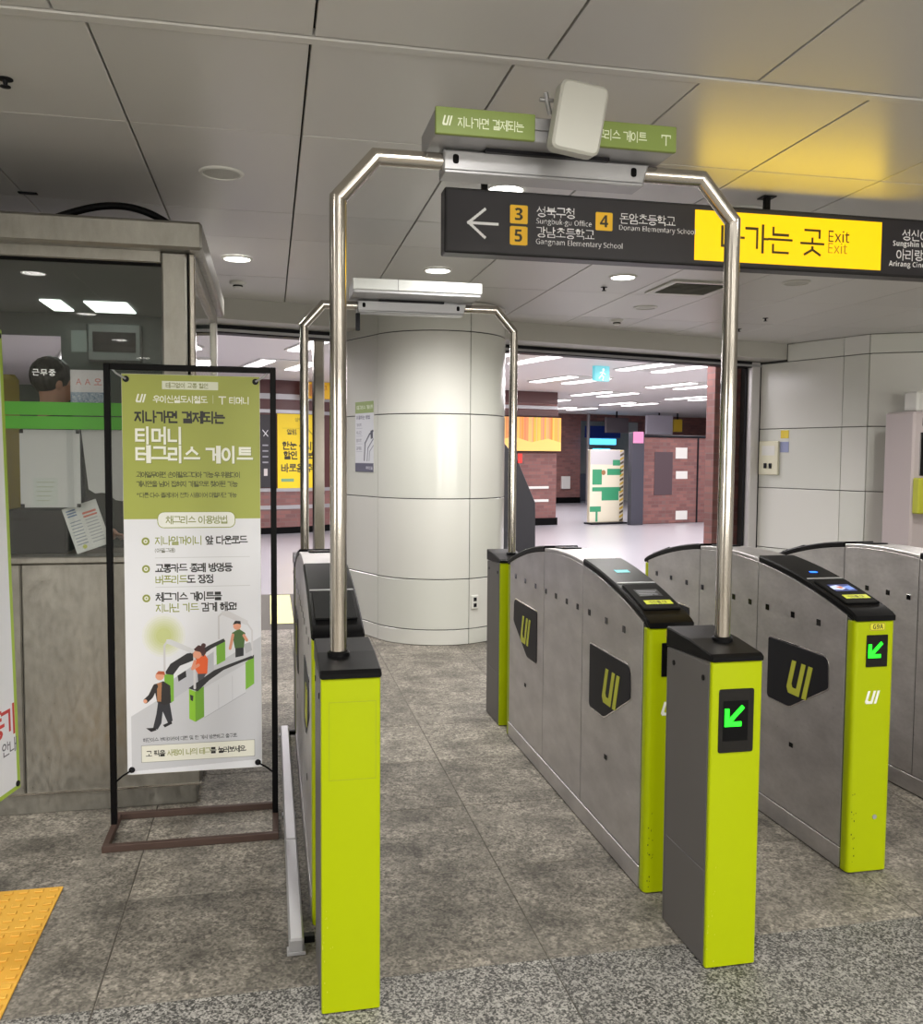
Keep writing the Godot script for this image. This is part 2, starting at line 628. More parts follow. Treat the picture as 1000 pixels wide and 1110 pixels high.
func make_materials():
	var n1 := noise(11, 0.05, 5)
	var n2 := noise(12, 0.35, 2)
	var n3 := noise(13, 0.012, 4)
	var n4 := noise(14, 0.18, 3)
	var n5 := noise(15, 0.008, 3)
	var ga := grains(31, 0.42)
	var gb := grains(32, 0.16)
	var gc := grains(33, 0.3)
	var gd := grains(34, 0.5)
	# dull honed granite: warm grey with fine grain, trodden-in stains in uneven patches
	var g := mapped(512, func(i: int) -> Vector3:
		var v := 121.0 + (ga[i] - 128) * 0.24 + (gb[i] - 128) * 0.12
		v *= 1.0 + (n3[i] - 128) * 0.0011 + (n1[i] - 128) * 0.0005
		v *= 1.0 - 0.17 * smoothstep(120.0, 225.0, float(n5[i]) + (n1[i] - 128) * 0.3 + (ga[i] - 128) * 0.2)
		return Vector3(v * 1.015, v * 0.975, v * 0.905))
	# coarse black and white granite of the front strip
	var g2 := mapped(512, func(i: int) -> Vector3:
		var t := float(gc[i]) * 0.7 + float(gd[i]) * 0.3
		var v := 101.0
		if t > 150.0:
			v = 142.0
		elif t < 92.0:
			v = 54.0
		v += (gd[i] - 128) * 0.14
		v *= 1.0 + (n3[i] - 128) * 0.0007
		return Vector3(v, v * 0.985, v * 0.95))
	var tone := [1.0, 0.93, 1.07, 0.97]
	for k in 4:
		var m := plain(Color(tone[k], tone[k], tone[k]), 0.62)
		m.albedo_texture = tex(g) if k == 0 else mats["slab0"].albedo_texture
		m.metallic_specular = 0.35
		world_mapped(m, Vector3(1.55, 1.55, 1.55))
		mats["slab%d" % k] = m
	for k in 2:
		var m := plain(Color(1, 1, 1) if k == 0 else Color(0.94, 0.94, 0.94), 0.6)
		m.albedo_texture = tex(g2) if k == 0 else mats["speckle0"].albedo_texture
		world_mapped(m, Vector3(0.95, 0.95, 0.95))
		mats["speckle%d" % k] = m
	# brushed stainless steel with handling marks: roughness and tone vary
	var sm := mapped(512, func(i: int) -> Vector3:
		var v := 196.0 + (n1[i] - 128) * 0.06 + (n5[i] - 128) * 0.08 + (n2[i] - 128) * 0.03
		return Vector3(v, v * 0.985, v * 0.985))
	var sr := mapped(512, func(i: int) -> Vector3:
		var v := 98.0 + (n1[i] - 128) * 0.22 + (n4[i] - 128) * 0.08
		return Vector3(v, v, v))
	var steel := plain(Color(1, 1, 1), 1.0, 0.88)
	steel.albedo_texture = tex(sm)
	steel.roughness_texture = tex(sr)
	world_mapped(steel, Vector3(1.1, 0.55, 1.1))
	mats.steel = steel
	# dark grey paint of the gantry posts
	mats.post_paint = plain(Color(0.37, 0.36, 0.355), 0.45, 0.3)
	var satin: StandardMaterial3D = steel.duplicate()
	satin.albedo_color = Color(0.77, 0.77, 0.735)
	satin.metallic = 0.85
	satin.uv1_scale = Vector3(1.2, 0.5, 1.2)
	mats.booth_steel = satin
	mats.polished = plain(Color(0.80, 0.78, 0.75), 0.13, 1.0)
	mats.chrome = plain(Color(0.85, 0.84, 0.83), 0.08, 1.0)
	mats.alu = plain(Color(0.66, 0.66, 0.67), 0.38, 0.55)
	# lime powder coat, scuffed with small dark specks low down is left to the scuff parts
	mats.lime = plain(Color(0.59, 0.645, 0.0), 0.38)
	mats.lime.metallic_specular = 0.3
	mats.lime_dull = plain(Color(0.68, 0.69, 0.20), 0.5)
	mats.black = plain(Color(0.045, 0.045, 0.05), 0.4)
	mats.black_matt = plain(Color(0.03, 0.03, 0.033), 0.6)
	mats.charcoal = plain(Color(0.13, 0.13, 0.145), 0.42)
	for k in ["black", "black_matt", "charcoal"]:
		mats[k].metallic_specular = 0.22
	mats.lens = plain(Color(0.03, 0.03, 0.035), 0.12)
	mats.white_plastic = plain(Color(0.84, 0.84, 0.82), 0.4)
	mats.grey_plastic = plain(Color(0.70, 0.70, 0.67), 0.45)
	# painted metal ceiling panels
	mats.panel0 = plain(Color(0.80, 0.795, 0.785), 0.34)
	mats.panel1 = plain(Color(0.785, 0.78, 0.77), 0.34)
	mats.panel2 = plain(Color(0.81, 0.805, 0.795), 0.34)
	mats.dark_gap = plain(Color(0.12, 0.12, 0.125), 0.8)
	mats.fascia = plain(Color(0.72, 0.715, 0.69), 0.5)
	# glossy white enamel wall panels
	mats.enamel0 = plain(Color(0.83, 0.83, 0.81), 0.13)
	mats.enamel1 = plain(Color(0.81, 0.815, 0.79), 0.15)
	mats.seam = plain(Color(0.22, 0.22, 0.22), 0.7)
	mats.plaster = plain(Color(0.72, 0.71, 0.69), 0.7)
	mats.hall_floor = plain(Color(0.62, 0.615, 0.635), 0.25)
	mats.hall_ceiling = plain(Color(0.90, 0.885, 0.875), 0.55)
	mats.tactile = plain(Color(0.80, 0.61, 0.22), 0.6)
	mats.tactile_b = plain(Color(0.79, 0.59, 0.20), 0.6)
	# far brick: courses too small in the picture to tell apart singly
	var bi := canvas(512, 512, Color8(116, 92, 90))
	var r := RandomNumberGenerator.new()
	r.seed = 5
	for row in 24:
		for k in 9:
			var sh := 0 if row % 2 == 0 else 28
			var t := r.randf_range(-16.0, 16.0)
			bi.fill_rect(Rect2i(k * 57 - sh + 2, int(row * 21.34) + 2, 53, 18), Color8(int(124 + t), int(84 + t * 0.7), int(80 + t * 0.6)))
	var bm := plain(Color(1, 1, 1), 0.7)
	bm.albedo_texture = tex(bi)
	world_mapped(bm, Vector3(1.9, 1.9, 1.9))
	mats.brick = bm
	# the glazed dark red tile that faces the tops of the hall columns
	mats.maroon = plain(Color(0.33, 0.19, 0.185), 0.35)

const TX := 0.686
const FIRST_X := 0.865 - TX * 6.0

func build_floor():
	var f := structure("floor", "grey granite slab floor")
	put(f, "bed", bx(Vector3(-6.2, -0.25, -10.6), Vector3(8.2, -0.0035, 6.2)).commit(), plain(Color(.30, .285, .26), .8))
	var zs := [-2.68]
	for k in 11:
		zs.append(-2.68 - 0.66 - 0.633 * k)
	var meshes := {}
	var cols := 17
	for j in zs.size() - 1:
		for i in cols:
			var x0: float = FIRST_X + i * TX
			var zc: float = (zs[j] + zs[j + 1]) * 0.5
			if zc < -8.35 - 0.2546 * (x0 + 0.3) - 0.1:
				continue
			var dz: float = zs[j] - zs[j + 1]
			var key := "%.3f" % dz
			if not meshes.has(key):
				meshes[key] = bx(Vector3(-TX / 2 + .0017, -.034, -dz / 2 + .0017), Vector3(TX / 2 - .0017, 0, dz / 2 - .0017), 0.0018).commit()
			put(f, "slab", meshes[key], mats["slab%d" % rng.randi_range(0, 3)], Vector3(x0 + TX / 2, rng.randf_range(-0.0008, 0.0), zc))
	var band := bx(Vector3(-TX + .002, -.034, -.33 + .0022), Vector3(TX - .002, 0, .33 - .0022), 0.0018).commit()
	for j in 2:
		for i in 9:
			put(f, "granite_strip_slab", band, mats["speckle%d" % (rng.randi() % 2)], Vector3(0.865 - TX * 5 + TX * 2 * i, 0, -2.68 + .33 + j * .66))
	var rest := structure("floor", "granite floor of the concourse")
	put(rest, "paving", bx(Vector3(-6, -.034, -1.36), Vector3(8, 0, 6)).commit(), mats.slab0)

func build_ceiling():
	var c := structure("ceiling", "grey metal panel ceiling")
	# the ceiling ends at the bulkhead, which runs askew
	var e0 := hp(-6.3, 0, .25)
	var e1 := hp(8.6, 0, .25)
	var room := PackedVector2Array([Vector2(-6.2, 6.2), Vector2(8.2, 6.2), Vector2(e1.x, e1.z), Vector2(e0.x, e0.z)])
	var bk := mb()
	prism(bk, room, "y", 2.935, 3.2)
	part(c, "backing", bk, mats.dark_gap)
	var zs := [-2.985, -3.82, -5.04, -5.65, -6.85, -8.05, -9.25, -10.2]
	var cache := {}
	for j in zs.size() - 1:
		for i in 18:
			var x0 := 0.135 - 0.667 * 6 + 0.667 * i
			var zc: float = (zs[j] + zs[j + 1]) * .5
			var d: float = zs[j] - zs[j + 1]
			if zs[j + 1] < e0.z + (x0 - e0.x) * -0.2546 + .05:
				for piece in Geometry2D.intersect_polygons(room, PackedVector2Array([Vector2(x0 + .004, zs[j] - .0025), Vector2(x0 + .663, zs[j] - .0025), Vector2(x0 + .663, zs[j + 1] + .0025), Vector2(x0 + .004, zs[j + 1] + .0025)])):
					var ps := mb()
					prism(ps, piece, "y", CEIL, CEIL + .034)
					part(c, "panel", ps, mats["panel%d" % rng.randi_range(0, 2)])
				continue
			var key := "%.3f" % d
			if not cache.has(key):
				cache[key] = bx(Vector3(-.3335 + .004, 0, -d / 2 + .0025), Vector3(.3335 - .004, .034, d / 2 - .0025), 0.002).commit()
			put(c, "panel", cache[key], mats["panel%d" % rng.randi_range(0, 2)], Vector3(x0 + .3335, CEIL + rng.randf_range(0, .0015), zc))
	put(c, "joint_strip", bx(Vector3(-6, CEIL - .004, -2.98), Vector3(8, CEIL + .03, -2.935), .003).commit(), mats.panel2)
	var m2 := bx(Vector3(-.3785 + .004, 0, -.895), Vector3(.3785 - .004, .034, .895), 0.002).commit()
	for j in 5:
		for i in 18:
			put(c, "panel", m2, mats["panel%d" % rng.randi_range(0, 2)], Vector3(0.142 - .757 * 7.5 + .757 * i, CEIL, -2.93 + .9 + 1.8 * j))

# the far hall is turned against the lanes: u runs along the opening, w away from it
const HALL_TURN := 0.2493
func hp(u: float, y: float, w: float) -> Vector3:
	return Vector3(-0.305, y, -7.822) + Vector3(0.96909, 0, -0.24672) * u + Vector3(-0.24672, 0, -0.96909) * w

func hall_box(parent: Node, called: String, u0: float, u1: float, y0: float, y1: float, w0: float, w1: float, m: Material, bev := 0.0) -> MeshInstance3D:
	# a box squared up with the hall; the parent sits at the world origin
	var st := mb()
	box(st, Vector3(u0, y0, -w1), Vector3(u1, y1, -w0), bev, Transform3D(Basis(Vector3.UP, HALL_TURN), Vector3(-0.305, 0, -7.822)))
	return part(parent, called, st, m)

func wall_slab(parent: Node, called: String, a: Vector2, b: Vector2, y0: float, y1: float, thick: float, m: Material, bev := 0.0) -> MeshInstance3D:
	# upright slab whose visible face runs from a to b (x, z), thickness to the right of that direction
	var d := (b - a).normalized()
	var n := Vector2(-d.y, d.x) * thick
	var st := mb()
	prism(st, PackedVector2Array([a, b, b + n, a + n]), "y", y0, y1, bev)
	return part(parent, called, st, m)

func build_walls():
	# shell behind and beside the camera
	var w := structure("wall_left")
	wall_slab(w, "panel_face", Vector2(-6, 6), Vector2(-6, -6.2), 0, 3.0, -0.2, mats.plaster)
	w = structure("wall_front")
	wall_slab(w, "panel_face", Vector2(8, 6), Vector2(-6, 6), 0, 3.0, -0.2, mats.plaster)
	for q in [[.3, 5.97, PI], [3.1, 5.97, PI], [5.9, 5.97, PI], [-5.97, 2.2, PI / 2]]:  # unseen glowing panels, added to light the front faces, ceiling and left side
		var lb := thing("added_light_panel", "large glowing white panel added out of view to give front and side light", "light box", Vector3(q[0], 1.62, q[1]), q[2], "added light panels")
		part(lb, "frame", bx(Vector3(-1.28, -.78, .0), Vector3(1.28, .78, .06), .01), mats.alu)
		part(lb, "panel_light", bx(Vector3(-1.22, -.72, .06), Vector3(1.22, .72, .066)), glow_mat("added", Color(1, .985, .95), 1.0))
		var al := AreaLight3D.new()
		al.area_size = Vector2(2.4, 1.4)
		al.light_color = Color(1, .985, .95)
		al.light_energy = ADDED_LIGHT
		al.area_normalize_energy = true
		al.area_range = 30.0
		al.shadow_enabled = true
		lb.add_child(al)
		al.position = Vector3(0, 0, .09)
		al.rotation_degrees.y = 180
	w = structure("wall_back")
	hall_box(w, "panel_face", -6.4, -2.6, 0, 3.3, 0.0, 0.2, mats.plaster)
	# right wall: enamel panels, one long face towards the lanes, then a corner
	w = structure("wall_right", "glossy white enamel panel wall")
	var ys := [0.0, 0.13, 0.57, 1.265, 1.945, 2.70, 2.9]
	var a := Vector2(5.51, -9.98)
	var c := Vector2(6.105, -8.385)
	var d := (c - a).normalized()
	var n := Vector2(-d.y, d.x)
	var total := (c - a).length()
	var cuts := [0.32, 1.40, total - 0.006]
	# backing and the little corner strip
	wall_slab(w, "backing", a - n * .03, c - n * .03, 0, 3.2, -0.2, mats.seam)
	for i in 2:
		for j in 6:
			var g := .004
			var from: float = 0.68 if i == 0 and j == 5 else cuts[i]
			wall_slab(w, "panel", a + d * (from + g), a + d * (cuts[i + 1] - g), ys[j] + g, ys[j + 1] - g, -0.04, mats["enamel%d" % ((i + j) % 2)], 0.004)
	var e := Vector2(8.1, -7.15)
	var d2 := (e - c).normalized()
	var n2 := Vector2(-d2.y, d2.x)
	wall_slab(w, "backing", c - n2 * .03, e - n2 * .03, 0, 3.2, -0.2, mats.seam)
	for i in 2:
		for j in 6:
			var g := .004
			var x0 := 0.0 if i == 0 else 1.0
			wall_slab(w, "panel", c + d2 * (x0 + g), c + d2 * (x0 + 1.0 - g), ys[j] + g, ys[j + 1] - g, -0.04, mats["enamel%d" % ((i + j) % 2)], 0.004)
	w = structure("wall_right")
	wall_slab(w, "panel_face", Vector2(8, -7.2), Vector2(8, 6), 0, 3.0, -0.2, mats.plaster)
	# bulkhead over the opening to the hall, its soffit and the shutter housing
	var t := structure("trim_1", "plain beige bulkhead above the opening")
	hall_box(t, "fascia", -6.5, 6.26, 2.725, 3.35, 0.0, 0.5, mats.fascia, 0.004)
	t = structure("trim_2", "dark roller shutter slot")
	hall_box(t, "housing", -2.6, 6.2, 2.655, 2.725, 0.34, 0.5, mats.charcoal, 0.003)
	hall_box(t, "slot_rail", -2.6, 6.2, 2.665, 2.69, 0.325, 0.345, mats.alu, 0.002)
	t = structure("trim_3", "steel jamb of the opening")
	hall_box(t, "jamb", 6.06, 6.19, 0, 2.72, 0.33, 0.45, plain(Color(.80, .79, .79), .3, .35), 0.01)
	hall_box(t, "guide", 6.035, 6.058, 0, 2.655, 0.40, 0.42, mats.charcoal, 0.003)
	t = structure("trim_4", "steel jamb beside the round column")
	hall_box(t, "jamb", 0.84, 0.94, 0, 2.72, 0.42, 0.49, mats.polished, 0.01)

func enamel_arc(c: Vector2, r: float, a0: float, a1: float, y0: float, y1: float, m: Material, parent: Node):
	var poly := PackedVector2Array()
	var steps := 18
	for k in steps + 1:
		var t := lerpf(a0, a1, float(k) / steps)
		poly.append(c + Vector2(cos(t), sin(t)) * r)
	for k in steps + 1:
		var t := lerpf(a1, a0, float(k) / steps)
		poly.append(c + Vector2(cos(t), sin(t)) * (r - .03))
	var st := mb()
	prism(st, poly, "y", y0, y1, 0.0025, true)
	part(parent, "panel", st, m)

func build_column():
	var col := thing("round_nosed_column", "wide column with rounded front clad in glossy white enamel panels", "column")
	var c := Vector2(1.48, -8.05)
	var r := 0.61
	var ys := [0.0, 0.133, 0.563, 1.244, 1.957, 2.646, 2.9]
	# core behind the seams
	var core := PackedVector2Array()
	var side := Vector2(-.3946, -.9189)
	var p0 := c + Vector2(cos(2.736), sin(2.736)) * r
	var p1 := p0 + side * .80
	for k in 25:
		var t := 2.736 - 2.736 * k / 24.0
		core.append(c + Vector2(cos(t), sin(t)) * (r - .012))
	core.append(Vector2(2.075, -9.0))
	core.append(p1 + Vector2(.0110, -.0047))
	var st := mb()
	prism(st, core, "y", 0, 2.93)
	part(col, "core", st, mats.seam)
	var cuts := [2.736, 1.275, 0.0]
	for j in 6:
		for i in 2:
			var g := 0.004 / r
			enamel_arc(c, r, cuts[i] - g, cuts[i + 1] + g, ys[j] + .004, ys[j + 1] - .004, mats["enamel%d" % ((i + j) % 2)], col)
		wall_slab(col, "panel", p1, p0 + side * .005, ys[j] + .004, ys[j + 1] - .004, -.03, mats["enamel%d" % (j % 2)], .003)
		wall_slab(col, "panel", Vector2(2.09, -8.056), Vector2(2.09, -8.95), ys[j] + .004, ys[j + 1] - .004, -.03, mats["enamel%d" % (j % 2)], .003)
	# socket plate
	var ang := 1.19
	var p := Vector3(c.x + cos(ang) * (r + .001), 0.36, c.y + sin(ang) * (r + .001))
	var s := thing("wall_socket", "small white twin socket plate low on the round column", "socket", p, PI / 2 - ang)
	part(s, "plate", bx(Vector3(-.035, -.06, 0), Vector3(.035, .06, .014), .005), mats.white_plastic)
	for y in [-.025, .025]:
		part(s, "outlet", bx(Vector3(-.016, y - .016, .0142), Vector3(.016, y + .016, .017), .004), mats.charcoal)
	# notice on the flat side of the column
	var im := canvas(256, 560, Color8(214, 216, 222))
	im.fill_rect(Rect2i(0, 0, 256, 92), Color8(150, 168, 112))
	im.fill_rect(Rect2i(0, 490, 256, 70), Color8(104, 104, 122))
	korean(im, "태그리스 게이트", Vector2(22, 46), 32, Color8(226, 232, 214), 0.12)
	korean(im, "이용하는 방법", Vector2(14, 125), 32, Color8(112, 112, 132), 0.12)
	for k in 4:
		korean(im, ["게이트", "지나간", "앱으로", "결제됨"][k], Vector2(14, 185 + k * 62), 26, Color8(130, 130, 146), 0.1)
		im.fill_rect(Rect2i(14, 210 + k * 62, 86, 4), Color8(176, 178, 190))
	stroke(im, pv([128, 465, 140, 330, 200, 262, 248, 236]), 14, Color8(96, 98, 110))
	stroke(im, pv([168, 470, 178, 372, 232, 318, 252, 300]), 10, Color8(120, 122, 136))
	stroke(im, pv([196, 470, 204, 396, 252, 352]), 8, Color8(140, 142, 154))
	fill_poly(im, pv([214, 236, 244, 226, 248, 292, 218, 300]), Color8(84, 86, 98))
	korean(im, "우이신설", Vector2(150, 526), 24, Color8(216, 216, 226), 0.12)
	var nc := p0 + side * .235 + Vector2(-.9189, .3946) * .001
	var nt := thing("column_notice", "tall white and green printed notice stuck on the side of the round column", "notice", Vector3(nc.x, 1.77, nc.y), -1.165)
	put(nt, "print", face(0.33, 0.62).commit(), printed(im, 0.35), Vector3(0, 0, 0.004), "white and green print")
	part(nt, "sheet", bx(Vector3(-.167, -.312, 0), Vector3(.167, .312, .003)), mats.white_plastic)

func build_hall():
	var f := structure("floor", "pale polished floor of the far hall")
	hall_box(f, "terrazzo", -8, 26, -0.2, -0.004, -2.2, 22, mats.hall_floor)
	var c := structure("ceiling", "light ceiling of the far hall")
	hall_box(c, "plaster", -8, 26, 3.13, 3.35, 0.5, 22, mats.hall_ceiling)
	var w := structure("wall_far")
	hall_box(w, "brickwork", -8, 16.3, 0, 3.13, 19.2, 19.5, mats.brick)
	hall_box(w, "brickwork", 19.0, 26, 0, 3.13, 19.2, 19.5, mats.brick)
	hall_box(w, "lintel", 16.3, 19.0, 2.9, 3.13, 19.2, 19.5, mats.brick)
	hall_box(w, "skirting", -8, 16.3, 0, 0.2, 19.17, 19.21, mats.black_matt)
	hall_box(w, "skirting", 19.0, 26, 0, 0.2, 19.17, 19.21, mats.black_matt)
	hall_box(w, "shop_side", 16.1, 16.3, 0, 3.13, 19.5, 21.8, mats.plaster)
	hall_box(w, "shop_side", 19.0, 19.2, 0, 3.13, 19.5, 21.8, mats.plaster)
	hall_box(w, "shop_back", 16.1, 19.2, 0, 3.13, 21.8, 22, mats.plaster)
	w = structure("wall_hall_left")
	hall_box(w, "plaster", -8.2, -8, 0, 3.13, 0.2, 19.5, mats.plaster)
	w = structure("wall_hall_right")
	hall_box(w, "plaster", 26, 26.2, 0, 3.13, 0.2, 19.5, mats.plaster)
	w = structure("wall_hall_front")
	hall_box(w, "plaster", -8, -2.6, 0, 3.35, 0.2, 0.5, mats.plaster)
	hall_box(w, "plaster", 6.21, 26, 0, 3.35, 0.66, 0.8, mats.plaster)
	# brick pier seen through the right of the opening
	w = thing("brick_pier", "narrow red brick pier just beyond the steel jamb", "pier")
	hall_box(w, "brickwork", 5.80, 6.2, 0, 3.13, 0.66, 0.80, mats.brick)
	hall_box(w, "switch_plate", 6.02, 6.07, 1.66, 1.80, 0.645, 0.66, mats.white_plastic, 0.004)
	# ceiling light fittings in pairs
	for k in 6:
		for w0 in [1.6, 4.5, 7.4, 10.3, 13.2, 16.1]:
			var u0: float = -0.85 + 2.87 * k
			if w0 > 10 and k < 3 or w0 == 10.3 and k == 3:
				continue
			var fit := thing("twin_strip_light", "twin white strip light recessed in the far hall ceiling", "ceiling light", hp(u0 + .375, 3.13, w0), HALL_TURN, "twin strip lights of the far hall")
			part(fit, "tray", bx(Vector3(-.52, -.02, -.75), Vector3(.52, -.001, .75), .004), mats.white_plastic)
			for s in [-.375, .375]:
				part(fit, "diffuser_light", bx(Vector3(s - .11, -.035, -.71), Vector3(s + .11, -.0205, .71), .004), glow_mat("strip", HALL_WHITE, 3.2))
			var al := AreaLight3D.new()
			al.area_size = Vector2(1.0, 1.45)
			al.light_color = HALL_WHITE
			al.light_energy = STRIP * 0.5
			al.area_normalize_energy = true
			al.area_range = 30.0
			al.shadow_enabled = true
			fit.add_child(al)
			al.position = Vector3(0, -.05, 0)
			al.rotation_degrees.x = -90
	# round brick column with posters, left
	var b := thing("round_brick_column", "broad round red brick column with pale bands and yellow posters", "column", hp(3.0, 0, 13.2))
	var R := 2.65
	var st := mb()
	lathe(st, [Vector2(R, 0.13), Vector2(R, .86)], 72)
	part(b, "brickwork", st, mats.brick)
	st = mb()
	lathe(st, [Vector2(R, .86), Vector2(R, 3.13)], 72)
	part(b, "maroon_tiling", st, mats.maroon)
	for y in [[2.74, 2.85], [2.46, 2.53], [.86, .93], [.5, .58]]:
		st = mb()
		lathe(st, [Vector2(R, y[0]), Vector2(R + .02, y[0]), Vector2(R + .02, y[1]), Vector2(R, y[1])], 72)
		part(b, "pale_band", st, mats.alu)
	st = mb()
	lathe(st, [Vector2(R + .02, 0), Vector2(R + .02, .13), Vector2(R, .13)], 72)
	part(b, "skirting", st, mats.black_matt)
	var po := canvas(400, 620, Color8(236, 206, 20))
	var ink := Color8(52, 46, 20)
	korean(po, "성북구", Vector2(150, 46), 34, Color8(150, 130, 30), .1)
	im_lines(po, 40, 118, 320, 3, Color8(190, 165, 20))
	korean(po, "알림", Vector2(80, 150), 46, ink, .12)
	stroke(po, pv([280, 130, 340, 190]), 5, ink)
	korean(po, "한눈 실시간", Vector2(40, 265), 66, ink, .16)
	korean(po, "할인 정보", Vector2(50, 345), 66, ink, .16)
	korean(po, "바로옴 추", Vector2(30, 450), 70, Color8(70, 64, 40), .15)
	im_lines(po, 30, 540, 110, 26, Color8(120, 160, 120))
	round_poster(b, R + .025, .88, 1.26, .93, 2.45, po, "yellow_poster", "yellow poster with dark Korean lettering")
	round_poster(b, R + .025, 1.31, 1.39, .95, 2.42, po_dark(), "black_poster", "narrow black poster with white print")
	var ys := thing("yellow_hanging_sign", "small yellow sign box fixed high beside the round brick column", "sign", hp(3.98, 2.93, 10.35), HALL_TURN)
	part(ys, "sign_box", bx(Vector3(-.24, -.17, -.05), Vector3(.24, .17, .05), .01), plain(Color(.93, .72, .05), .4))
	part(ys, "bracket", bx(Vector3(-.02, .17, -.02), Vector3(.02, .2, .02)), mats.black)
	var yp := canvas(240, 170, Color8(238, 190, 20))
	yp.fill_rect(Rect2i(10, 20, 50, 130), Color8(200, 130, 60))
	korean(yp, "출구", Vector2(84, 60), 62, Color8(190, 110, 30), .14)
	korean(yp, "안내", Vector2(84, 124), 46, Color8(200, 130, 30), .12)
	put(ys, "print", face(.46, .32).commit(), printed(yp), Vector3(0, 0, .0515))
	# square brick column, middle, with an orange picture wrapped round it
	b = thing("square_brick_column", "square red brick column with glowing orange picture panel", "column")
	hall_box(b, "brickwork", 8.3, 9.88, .17, 3.13, 10.6, 12.1, mats.brick)
	hall_box(b, "dark_top", 8.29, 9.89, 2.86, 3.13, 10.59, 12.11, mats.maroon)
	hall_box(b, "pale_band", 8.28, 9.9, 2.72, 2.80, 10.58, 12.12, mats.alu, .004)
	hall_box(b, "dark_band", 8.28, 9.9, 2.56, 2.71, 10.58, 12.12, mats.maroon, .004)
	hall_box(b, "skirting", 8.27, 9.91, 0, .17, 10.57, 12.13, mats.black_matt)
	for y in [[.86, .92], [.55, .61]]:
		hall_box(b, "pale_strip", 9.05, 9.66, y[0], y[1], 10.57, 10.6, mats.white_plastic, .003)
	hall_box(b, "picture_frame", 8.27, 9.95, 1.72, 2.55, 10.5, 12.2, mats.charcoal, .01)
	var oi := canvas(512, 256, Color8(226, 150, 66))
	var r := RandomNumberGenerator.new()
	r.seed = 3
	for k in 60:
		var x := r.randi_range(0, 500)
		oi.fill_rect(Rect2i(x, 0, r.randi_range(6, 26), 256), Color8(r.randi_range(180, 236), r.randi_range(110, 170), r.randi_range(40, 100)))
	fill_poly(oi, pv([0, 256, 0, 170, 120, 150, 260, 190, 400, 160, 512, 190, 512, 256]), Color8(226, 172, 96))
	var op := put(b, "picture_screen", face(1.64, .78).commit(), printed(oi, .4, 0.6, oi), hp(9.11, 2.135, 10.49))
	op.rotation.y = HALL_TURN
	op.set_meta("label", "glowing orange picture")
	# lean-to brick kiosk, right
	b = thing("brick_kiosk", "low brick kiosk block with pale square plates across the far hall", "kiosk")
	hall_box(b, "brickwork", 11.86, 15.6, 0, 2.1, 10.0, 10.4, mats.brick, .01)
	hall_box(b, "coping", 11.84, 15.62, 2.1, 2.16, 9.98, 10.42, mats.charcoal, .01)
	for q in [[12.94, 1.59, 1.86], [12.96, 1.09, 1.28], [12.98, .08, .3]]:
		hall_box(b, "plate", q[0], q[0] + .36, q[1], q[2], 9.985, 10.0, mats.white_plastic, .004)
	hall_box(b, "grille", 12.3, 12.85, .7, 1.75, 9.985, 10.0, plain(Color(.30, .24, .26), .6), .004)
	hall_box(b, "downpipe", 13.62, 13.65, 0, 2.1, 9.97, 10.0, mats.charcoal)
	b = thing("slate_pillar_board", "dark slate panel post with a pink sign at its top", "panel")
	hall_box(b, "board", 11.48, 11.84, 0, 2.2, 9.8, 9.95, plain(Color(.23, .23, .27), .5), .008)
	hall_box(b, "pink_sign", 11.50, 11.80, 1.95, 2.22, 9.785, 9.8, plain(Color(.88, .55, .72), .5), .003)
	# leaflet rack in cream and green
	b = thing("leaflet_display", "cream display board with green patches and striped edge", "display", hp(11.2, 0, 10.4), HALL_TURN)
	part(b, "board", bx(Vector3(-.5, .04, -.1), Vector3(.5, 1.79, 0), .01), plain(Color(.85, .82, .72), .6))
	part(b, "foot", bx(Vector3(-.52, 0, -.2), Vector3(.52, .04, .14), .006), mats.charcoal)
	var di := canvas(256, 448, Color8(224, 218, 196))
	var gr := Color8(60, 150, 108)
	di.fill_rect(Rect2i(0, 0, 256, 90), Color8(196, 194, 196))
	for q in [[16, 120, 72, 96], [128, 116, 110, 40], [170, 60, 56, 36], [16, 232, 220, 26], [0, 352, 84, 34], [44, 380, 16, 70], [88, 232, 130, 84]]:
		di.fill_rect(Rect2i(q[0], q[1], q[2], q[3]), gr)
	disc(di, Vector2(100, 140), 16, Color8(150, 110, 70))
	for k in 18:
		fill_poly(di, pv([226, k * 26, 254, k * 26 - 14, 254, k * 26, 226, k * 26 + 14]), Color8(206, 176, 60) if k % 2 == 0 else Color8(90, 80, 60))
	put(b, "print", face(.98, 1.72).commit(), printed(di), Vector3(0, .92, .002))
	# blue lit shop mouth and notices on the far wall
	b = thing("shop_front", "open shop mouth with bright blue light bands in the far wall", "shop")
	hall_box(b, "counter", 16.5, 18.8, 0, 1.0, 20.4, 20.9, plain(Color(.35, .36, .40), .5), .01)
	hall_box(b, "canopy_sign", 16.36, 17.8, 2.3, 2.72, 18.9, 19.05, plain(Color(.05, .16, .45), .4), .01)
	hall_box(b, "sign_light", 16.42, 17.6, 2.06, 2.27, 18.88, 19.0, glow_mat("cyan", Color(.35, .80, 1.0), 1.6), .01)
	hall_box(b, "lower_sign_light", 16.66, 17.35, 1.75, 1.92, 18.88, 19.0, glow_mat("cyan", Color(.35, .80, 1.0), 1.6), .01)
	b = thing("wall_box", "small white box on the dark far brick wall", "box")
	hall_box(b, "cover", 15.5, 15.83, .5, .94, 19.1, 19.2, mats.white_plastic, .01)
	b = thing("thin_post", "thin pale post in front of the far brick wall", "post")
	hall_box(b, "tube", 16.2, 16.28, 0, 3.13, 18.6, 18.7, mats.alu, .01)
